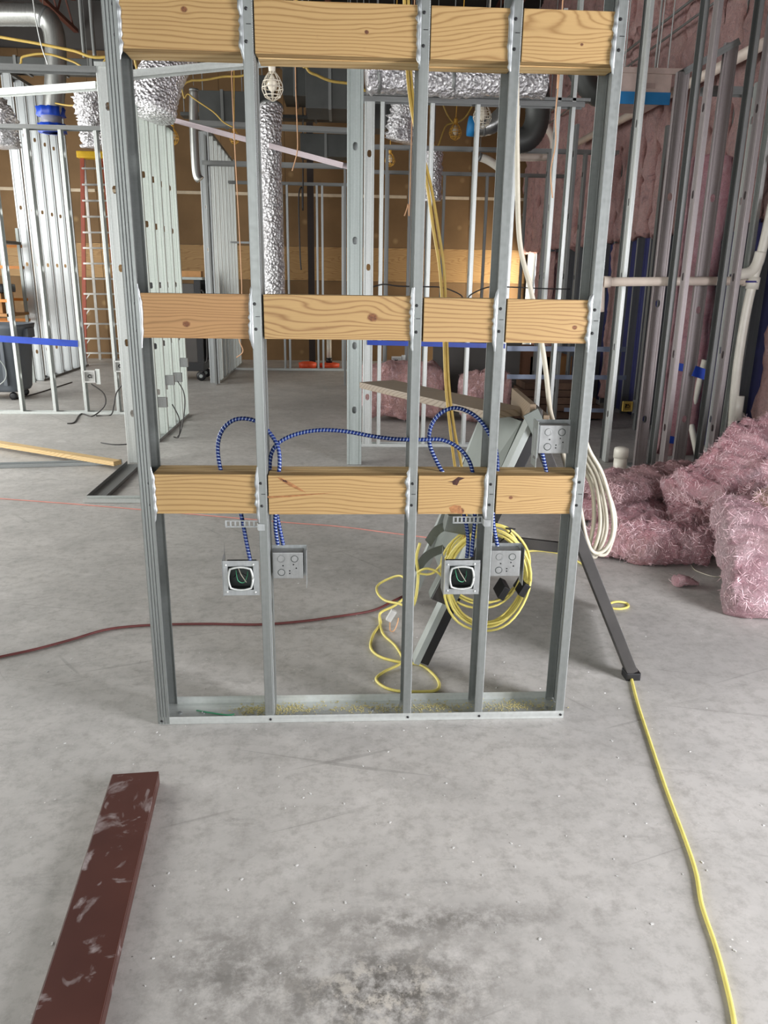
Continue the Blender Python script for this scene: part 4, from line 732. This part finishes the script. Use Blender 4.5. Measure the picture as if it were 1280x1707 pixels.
for x, y in ((x0, y0), (x1-.03, y0), (x0, y1), (x1-.03, y1)): obj('post', box(x-.02, x+.02, y-.02, y+.02, .0, 2.25), LGREY, t)
for z in (.92, 1.22, 1.68, 1.98): obj('rail', box(x0, x1, y0-.045, y0-.021, z, z+.04), ORNG, t); obj('rail', box(x0, x1, y1+.021, y1+.045, z, z+.04), ORNG, t)
obj('deck', box(x0, x1, y0-.02, y1+.02, 1.02, 1.06), TAN, t); obj('deck', box(x0, x1, y0-.02, y1+.02, 2.02, 2.06), GD, t)
obj('cardboard_box', box(-5.5, -4.85, 11.75, 12.2, 1.061, 1.34, bev=.01), TAN, None, False, 'tan cardboard box on the lower deck of the scaffold', 'box'); obj('plastic_sheeting', box(-5.55, -4.8, 11.72, 12.2, 1.345, 1.47, bev=.04), plain('black_sheeting', (48, 50, 54), .25, 0, .2, 14), None, True, 'folded black plastic sheeting on the cardboard box of the scaffold', 'plastic')
t = thing('floor_cleanout', 'white pipe in an orange ring on the floor before the far brown wall', 'pipe', (-.25, 15.0, 0)); c = V((-.22, 14.9, 0)); obj('ring', lathe([(.19, .0), (.2, .06), (.12, .08)], c, 20), ORANGE, t, True); obj('collar', lathe([(.06, .07), (.06, .17)], c, 14), BLACK, t, True); obj('pipe', lathe([(.045, .16), (.045, .52)], c, 14), PVC, t, True)
obj('orange_ring', lathe([(.16, 0), (.17, .09), (.1, .11)], (-.62, 14.75, 0), 18), ORANGE, None, True, 'second orange ring on the far floor, left of the ringed white pipe', 'ring')
# pink rolls and boards in the right background
lump('rolled pink insulation far behind the third stud, left of the yellow cables', [(.25, 9.2, .33), (.75, 9.25, .36), (1.2, 9.3, .33)], [.5, .6, .5], [.55, .66, .6], seed=21, nl=24, nc=28, mat=PINKW, group='pink rolls in the far room'); lump('pink insulation bale far behind the fourth stud, right of the yellow cables', [(1.4, 9.0, .3), (1.7, 9.0, .32), (1.95, 9.0, .3)], [.4, .44, .4], [.55, .6, .56], seed=22, nl=20, nc=28, mat=PINKW, group='pink rolls in the far room')
obj('grey_board', box(1.15, 2.25, 9.75, 9.78, .0, 1.12), WALLG, None, False, 'dark grey board leaning in the far room behind the fourth stud', 'board'); obj('foam_block', box(1.42, 1.56, 9.6, 9.72, 1.121, 1.3) if False else box(1.40, 1.54, 9.748, 9.785, 1.121, 1.26), WHITEW, None, False, 'white block on top of the dark grey board behind the yellow cables', 'block')
obj('blue_strip', bar(tuple(atY(612, 571, 7.60)), tuple(atY(842, 577, 7.60)), .006, .045, (0, 1, 0)), BLUEP, None, False, 'blue plastic strip across the second-row partition under the middle board', 'strip')
ST = plain('blue_grey_strap', (126, 136, 154), .4, .4)
for i, (y, xa, xb) in enumerate(((581, 845, 1044), (628, 845, 1044), (683, 940, 1010), (722, 868, 1040))): obj('strap', bar(tuple(atY(xa, y, 8.6)), tuple(atY(xb, y+1.5, 8.6)), .004, (.055, .05, .045, .055)[i], (0, 1, 0)), ST, None, False, 'blue-grey metal strap across the right background studs, %s of four' % ('topmost', 'second', 'third', 'lowest')[i], 'strap', 'blue-grey straps on the right')
for i, (x, y) in enumerate(((2.02, 8.55), (2.62, 8.55), (3.02, 8.55))): pass
t = part('two thin far studs carrying the blue-grey straps behind the end stud', (2.3, 8.65, 0)); stud(t, 1.78, 8.62, .004, HZ, (0, 1), (1, 0), .092, .03, GD); stud(t, 3.347, 8.56, .004, HZ, (0, 1), (1, 0), .06, .03, GD, ()); stud(t, 2.42, 8.62, .004, HZ, (0, 1), (1, 0), .092, .03, GD); stud(t, 3.05, 8.62, .004, HZ, (0, 1), (-1, 0), .092, .03, GD)
for i in range(5): obj('lumber', box(2.1+.03*i, 3.2-.05*i, 9.2+.02*i, 9.9-.03*i, .02+.085*i, .10+.085*i, bev=.006), plain('dark_lumber', (98, 74, 58), .8, 0, .3, 6), None, False, 'brown board in the stack behind the right partition, %s' % ('bottom one', 'second from the bottom', 'middle one', 'second from the top', 'top one')[i], 'lumber', 'brown lumber stack in the back right')
for i in range(2): obj('skid', box(2.15+.8*i, 2.25+.8*i, 9.2, 9.9, .0, .02), BLACK, None, False, 'dark skid under the brown lumber stack, %s one' % ('left', 'right')[i], 'skid')
for i, (px_, c_) in enumerate(((905, TAN), (870, plain('brown_crate', (120, 84, 62), .8)))):
    c = atY(px_, 700, 11.0); obj('crate', box(c.x-.3, c.x+.3, 10.8, 11.3, 0, .62+.12*i, bev=.01), c_, None, False, ('tan crate on the far floor behind the strapped studs', 'dark brown crate on the far floor left of the tan crate')[i], 'crate')
# ------------------------------------------------------------------ ducts, lamps, hangers overhead
def hang(t, x, y, z, r=.004, mat=GD): obj('hanger', tube([(x, y, z), (x, y, ZC-.002)], r, 6), mat, t)
def duct_round(lab, pts, r, mat, parts=None, ribs=0, name='round_duct', amp=0, hz=(), n=8, cat='duct', seg=28):
    P = smooth_path(pts, n) if len(pts) > 2 else [V(pts[0]).lerp(V(pts[1]), i/40) for i in range(41)]; mid = P[len(P)//2]; t = thing(name, lab, cat, tuple(mid)); o = V((pts[0][0]*3, 1, 2))
    rf = (lambda i, a: r*(1+amp*N.noise(V((i*.9, math.cos(a)*2.2, math.sin(a)*2.2))+o)+amp*.8*N.noise(V((i*2.3, math.cos(a)*4, math.sin(a)*4))-o)+(ribs*(i % 2)))) if (amp or ribs) else None
    obj('duct', tube(P, r, seg, rf=rf), mat, t, True)
    for i in hz: q = P[min(i, len(P)-1)]; hang(t, q.x, q.y, q.z+r*.9); obj('strap_band', tube([q-(P[min(i+1, len(P)-1)]-q).normalized()*.015, q+(P[min(i+1, len(P)-1)]-q).normalized()*.015], r*1.03, seg), GD, t, True)
    return t
SPI = galv('spiral_duct_steel', (178, 180, 176), .3, .8)
duct_round('round steel duct high at top left turning down to the blue film', [atY(-60, 24, 11), atY(30, 24, 11), atY(70, 27, 11), atY(88, 48, 11), atY(93, 90, 11), atY(92, 140, 11), atY(88, 190, 11)], .125, SPI, ribs=.012, hz=(4, 30), n=14)
c = atY(86, 200, 11)
t = thing('plastic_film', 'blue plastic film tied over the end of the round duct at the left', 'plastic film', tuple(c)); 
for dz in (.09, -.10): obj('film_ruffle', tube([c+V((0, 0, dz-.05)), c+V((0, 0, dz)), c+V((0, 0, dz+.05))], .15, 26, rf=lambda i, a: .135+.05*abs(math.sin(a*5+dz*30))*(1 if i != 1 else .7)), BLUEP, t, True)
obj('film_wrap', tube([c+V((0, 0, -.15)), c+V((0, 0, .1))], .125, 20), plain('clear_film', (150, 150, 158), .2), t, True)
duct_round('crinkled foil bag of flexible duct hanging beside the ladder top', [atY(150, 150, 10), atY(152, 175, 10), atY(158, 205, 10), atY(163, 245, 10)], .17, FOIL, amp=.3, name='flexible_duct', hz=(0,), n=10)
duct_round('crinkled foil duct end at the left edge below the headers', [atY(-30, 165, 9.8), atY(-6, 190, 9.8), atY(2, 220, 9.8), atY(6, 246, 9.8)], .17, FOIL, amp=.3, name='flexible_duct', hz=(0,), n=10)
duct_round('large shiny flexible duct slanting down behind the left frame stud', [atY(330, 40, 8.4), atY(296, 80, 8.2), atY(268, 130, 8.0), atY(255, 190, 7.9)], .20, FOIL, amp=.09, name='flexible_duct', hz=(2, 14), n=12)
duct_round('long foil flexible duct hanging straight down right of the second stud', [atY(452, 180, 8.6), atY(450, 225, 8.5), atY(451, 330, 8.5), atY(455, 420, 8.5), atY(457, 515, 8.5)], .115, FOIL, amp=.08, name='flexible_duct', hz=(0,), n=16)
duct_round('wrinkled foil flexible duct lying along the top of the second-row partition', [(.22, 7.3, 3.24), (.5, 7.32, 3.26), (.9, 7.32, 3.24), (1.3, 7.3, 3.25), (1.75, 7.32, 3.25)], .125, FOIL, amp=.16, name='flexible_duct', hz=(6, 30), n=14)
obj('duct_tray', box(.2, 2.25, 7.62, 7.72, 3.175, 3.2), GD, None, False, 'flat steel strip on top of the second-row partition under the foil duct', 'steel strip')
duct_round('crumpled foil duct boot hanging behind the second-row partition', [atY(683, 165, 10.8), atY(676, 200, 10.8), atY(668, 235, 10.8)], .19, FOIL, amp=.4, name='flexible_duct', hz=(0,), n=8); duct_round('dark foil duct hanging left of the far studs behind the third stud', [atY(724, 250, 11), atY(722, 290, 11), atY(722, 335, 11)], .11, FOIL, amp=.2, name='flexible_duct', hz=(0,), n=8)
duct_round('grey U-bend duct in front of the pink wall, upper right', [atY(893, 110, 9.6), atY(896, 170, 9.6), atY(894, 205, 9.6), atY(882, 228, 9.6), atY(862, 236, 9.6), atY(835, 236, 9.6)], .135, DUCTD, ribs=.03, name='round_duct', hz=(2,), n=10)
bd = duct_round('short foil duct with blue end at the fourth stud, upper right', [atY(784, 210, 9.9), atY(800, 212, 9.9), atY(822, 206, 9.9), atY(845, 185, 9.9)], .10, SPI, ribs=.05, name='flexible_duct', hz=(10,), n=8)
obj('blue_sleeve', tube([atY(783, 210, 9.9)+V((-.02, 0, 0)), atY(796, 212, 9.9)], .108, 20), BLUET, bd, True)
duct_round('dark grey elbow duct behind the end stud near the top board', [atY(960, 105, 9.3), atY(975, 135, 9.3), atY(992, 155, 9.3), atY(1020, 165, 9.3)], .12, DUCTD, ribs=.05, hz=(2,), n=8)
duct_round('thin silver conduit pipe standing beside the far left partition', [atY(323, 150, 11.8), atY(323, 210, 11.8), atY(327, 285, 11.8), atY(334, 300, 11.8)], .06, SPI, name='conduit', hz=(0,), n=8, cat='pipe')
duct_round('white flexible hose with blue tape at the fourth stud', [atY(800, 262, 10.6), atY(815, 268, 10.6), atY(835, 282, 10.6)], .05, PVC, name='hose', hz=(0,), cat='hose')
def box_duct(lab, px, Y0, Y1, mat=DUCTD, seams=2):
    a, b = atY(px[0], px[1], Y0), atY(px[2], px[3], Y0); t = thing('box_duct', lab, 'duct', ((a.x+b.x)/2, Y0, b.z)); x0, x1, z0, z1 = a.x, b.x, b.z, a.z
    obj('duct', box(x0, x1, Y0, Y1, z0, z1, bev=.006), mat, t)
    for i in range(seams): x = x0+(x1-x0)*(i+1)/(seams+1); obj('seam_flange', box(x-.02, x+.02, Y0-.015, Y1+.015, z0-.015, z1+.015), GD, t)
    hang(t, x0+.05, Y0+.1, z1, .008); hang(t, x1-.05, Y0+.1, z1, .008); return t
box_duct('large dark rectangular duct high behind the top middle board', (508, 60, 590, 182), 11.6, 12.4, seams=1); box_duct('rectangular duct box with flange high left of the large one', (470, 100, 512, 160), 12.6, 13.4, seams=1)
box_duct('wide dark duct trunk running across the far wall top', (300, 30, 620, 95), 14.4, 15.3, seams=5); box_duct('low rectangular duct box above the far mid-left partition', (500, 222, 585, 262), 13.6, 14.0, seams=1); box_duct('narrow dark duct beside the sagging lamp left of centre', (430, 125, 456, 210), 12.9, 13.5, seams=0)
box_duct('grey duct band across the top left behind the headers', (-40, 92, 215, 114), 12.4, 13.0, seams=3); box_duct('small square duct box behind the second-row partition top', (622, 170, 660, 215), 12.7, 13.2, seams=1); box_duct('dark duct run above the foil duct behind the third stud', (600, 40, 840, 80), 11.4, 12.2, seams=3)
box_duct('dark equipment box high left behind the left frame stud', (330, 150, 410, 205), 12.3, 12.75, seams=1); box_duct('long shallow duct above the far right room', (300, 186, 600, 200), 13.65, 13.95, seams=3)
t = thing('fan_coil_unit', 'beige ceiling unit with blue tape along its lower edge, upper right', 'air unit', (3.05, 8.4, 3.3)); a, b = atY(1036, 112, 8.3), atY(1116, 166, 8.3); x0, x1, z0, z1 = a.x, b.x, b.z, a.z
obj('casing', box(x0, x1, 8.3, 9.0, z0, z1, bev=.006), BEIGE, t); obj('tape_band', box(x0-.002, x1+.002, 8.293, 8.2995, z0-.05, z0+.06), BLUET, t); obj('top_rail', box(x0-.01, x1+.1, 8.28, 8.32, z1-.05, z1), BEIGE, t); obj('label_slot', box(x0+.16, x1-.16, 8.294, 8.3, z0+.09, z0+.14, bev=.002), plain('beige_slot', (170, 150, 142), .5), t)
for x in (x0+.04, x0+.34, x1-.04): hang(t, x, 8.33, z1, .006, GW)
def cage(lab, px, py, Y, s, mat, group):
    c = atY(px, py, Y); t = thing('cage_lamp', lab, 'lamp', tuple(c), group); R = lambda z: s*.42*max(.05, math.sin(max(0, min(1, (z+.5))*PI))**.7)*(1.15-.35*z)
    obj('socket', lathe([(.05*s, .42*s), (.13*s, .48*s), (.15*s, .72*s), (.07*s, .86*s)], c, 14), mat, t, True); obj('bulb', lathe([(.06*s, .40*s), (.17*s, .2*s), (.22*s, .02*s), (.14*s, -.16*s), (.03*s, -.24*s)], c, 14), BULB, t, True)
    for k in range(8):
        a = 2*PI*k/8; obj('cage_wire', tube([(c.x+math.cos(a)*s*r_, c.y+math.sin(a)*s*r_, c.z+s*z) for r_, z in ((.13, .50), (.28, .30), (.40, .05), (.42, -.15), (.30, -.42), (.04, -.56))], .02*s, 5), mat, t, True)
    for r_, z in ((.42, -.08), (.36, .15), (.33, -.36)): obj('cage_ring', tube([(c.x+math.cos(2*PI*k/16)*s*r_, c.y+math.sin(2*PI*k/16)*s*r_, c.z+s*z) for k in range(17)], .024*s, 5), mat, t, True)
    obj('lamp_cord', tube([c+V((0, 0, .84*s)), V((c.x+.1, c.y, ZC-.01))], .006, 6), mat, t); return c
WG, YG = 'caged work lamps', 'yellow caged work lamps'
cage('white caged work lamp hanging beside the second stud, upper middle', 454, 143, 6.0, .17, CAGEW, WG); cage('white caged work lamp hanging at the fourth stud, upper right', 804, 192, 8.3, .21, CAGEW, WG)
LY = [cage('yellow caged lamp hanging in the gap left of the fourth stud', 759, 219, 11, .19, CAGEY, YG), cage('small yellow caged lamp behind the second-row partition, left of third stud', 650, 266, 12, .17, CAGEY, YG), cage('yellow caged lamp at the top of the broad-web partition', 288, 228, 10.5, .17, CAGEY, YG), cage('yellow caged lamp left of the second stud beside the sloping track', 391, 229, 12, .16, CAGEY, YG)]
CC = 'cord'
for lab, P, r in (('upper yellow power cord crossing the top left corner', [atY(-20, 58, 9), atY(60, 72, 9), atY(120, 84, 9), atY(176, 95, 9), atY(300, 60, 9)], .014), ('lower yellow power cord sagging behind the upper one, top left', [atY(-10, 110, 9.6), atY(40, 94, 9.6), atY(78, 90, 9.6), atY(120, 102, 9.6), atY(160, 117, 9.6), atY(200, 60, 9.6)], .012), ('yellow cord sagging from the header toward the middle post', [atY(500, 60, 9), atY(511, 113, 9), atY(530, 126, 9), atY(552, 135, 9), atY(580, 139, 9), atY(624, 147, 9), atY(660, 60, 9)], .014), ('thin yellow cord swagging to the lamp in the fourth bay', [atY(720, 120, 11), atY(735, 165, 11), atY(745, 190, 11), atY(757, 207, 11)], .01), ('thin yellow cord rising from the lamp to the blue-ended duct', [atY(720, 222, 11), atY(745, 208, 11), atY(775, 196, 11), atY(800, 150, 11)], .01), ('thin yellow cord under the header left of the second stud', [atY(230, 125, 8.2), atY(320, 134, 8.2), atY(370, 128, 8.2), atY(420, 118, 8.2), atY(470, 40, 8.2)], .01), ('thin yellow cord dangling toward the sloping track, left', [atY(300, 130, 11), atY(316, 158, 11), atY(355, 186, 11), atY(372, 203, 11), atY(388, 212, 11)], .009), ('thin tan cord stretched between the blue film and the foil bag', [atY(92, 172, 10.9), atY(120, 176, 10.5), atY(150, 170, 9.98)], .01)): cord('cable', lab, ([V((P[0].x-.2, P[0].y, ZC-.01))] if 'top left' not in lab and 'blue film' not in lab else [V((P[0].x-2.2, P[0].y, P[0].z+.3))] if 'top left' in lab else [])+P, r, YELD)
for lab, P, r, mt in (('thin tan wire hanging left of the second stud', [atY(386, 60, 8), atY(386, 125, 8), atY(390, 220, 8), atY(396, 330, 8), atY(401, 430, 8), atY(403, 500, 8), atY(398, 560, 8), atY(405, 585, 8), atY(394, 596, 8)], .005, COPPER), ('thin pinkish wire hanging right of the foil duct, curled end', [atY(492, 90, 7.6), atY(493, 150, 7.6), atY(496, 230, 7.6), atY(495, 255, 7.6), atY(487, 285, 7.6)], .005, COPPER), ('thin pinkish wire hanging left of the end stud', [atY(934, 60, 5.5), atY(932, 125, 5.5), atY(926, 190, 5.5), atY(926, 240, 5.5), atY(918, 285, 5.5), atY(921, 330, 5.5)], .0045, COPPER), ('thin reddish wire crossing down behind the third stud', [atY(684, 300, 8.5), atY(680, 340, 8.5), atY(674, 360, 8.5)], .006, COPPER)): cord('wire', lab, [V((P[0].x, P[0].y, ZC-.01))]+P, r, mt, cat='wire')
for lab, P in (('left of two ceiling rods over the beige unit', (1109, 0, 1095, 118)), ('thin hanger rod at the top left corner, dark', (55, 0, 80, 110)), ): cord('hanger_rod', lab, [atY(P[0], P[1], 8.8)+V((0, 0, 2.)), atY(P[0], P[1], 8.8), atY(P[2], P[3], 8.8)], .006, GW, cat='rod')
for i, x in enumerate((133, 150)): cord('hanger_rod', ('left', 'right')[i]+' of two grey hanger rods at the top left beside the frame', [atY(x-1, -60, 10)+V((0, 0, 1.)), atY(x, 0, 10), atY(x+8, 96, 10)], .022, GD, cat='rod', group='hanger rods at the top left')
cord('cable', 'dark cable clipped in waves along the second-row partition, eye height', [atY(622, 478, 7.61), atY(640, 474, 7.612), atY(665, 477, 7.612), atY(712, 478, 7.612), atY(740, 480, 7.612), atY(768, 492, 7.612), atY(775, 505, 7.612), atY(784, 492, 7.612), atY(806, 481, 7.612), atY(830, 478, 7.612), atY(905, 481, 7.612), atY(950, 482, 7.612)], .006, BLACK)
cord('cable', 'black cable dangling in front of the far left brown wall', [V((atY(509, 330, 14).x, 14, ZC-.01)), atY(505, 330, 14), atY(503, 312, 14), atY(498, 330, 14), atY(500, 420, 14), atY(502, 450, 14)], .012, BLACK)
obj('steel_post', box(-.62, -.50, 15.5, 15.62, 0, ZC), plain('black_post', (44, 34, 30), .7), None, False, 'dark steel column before the brown wall, left of the middle post', 'column')
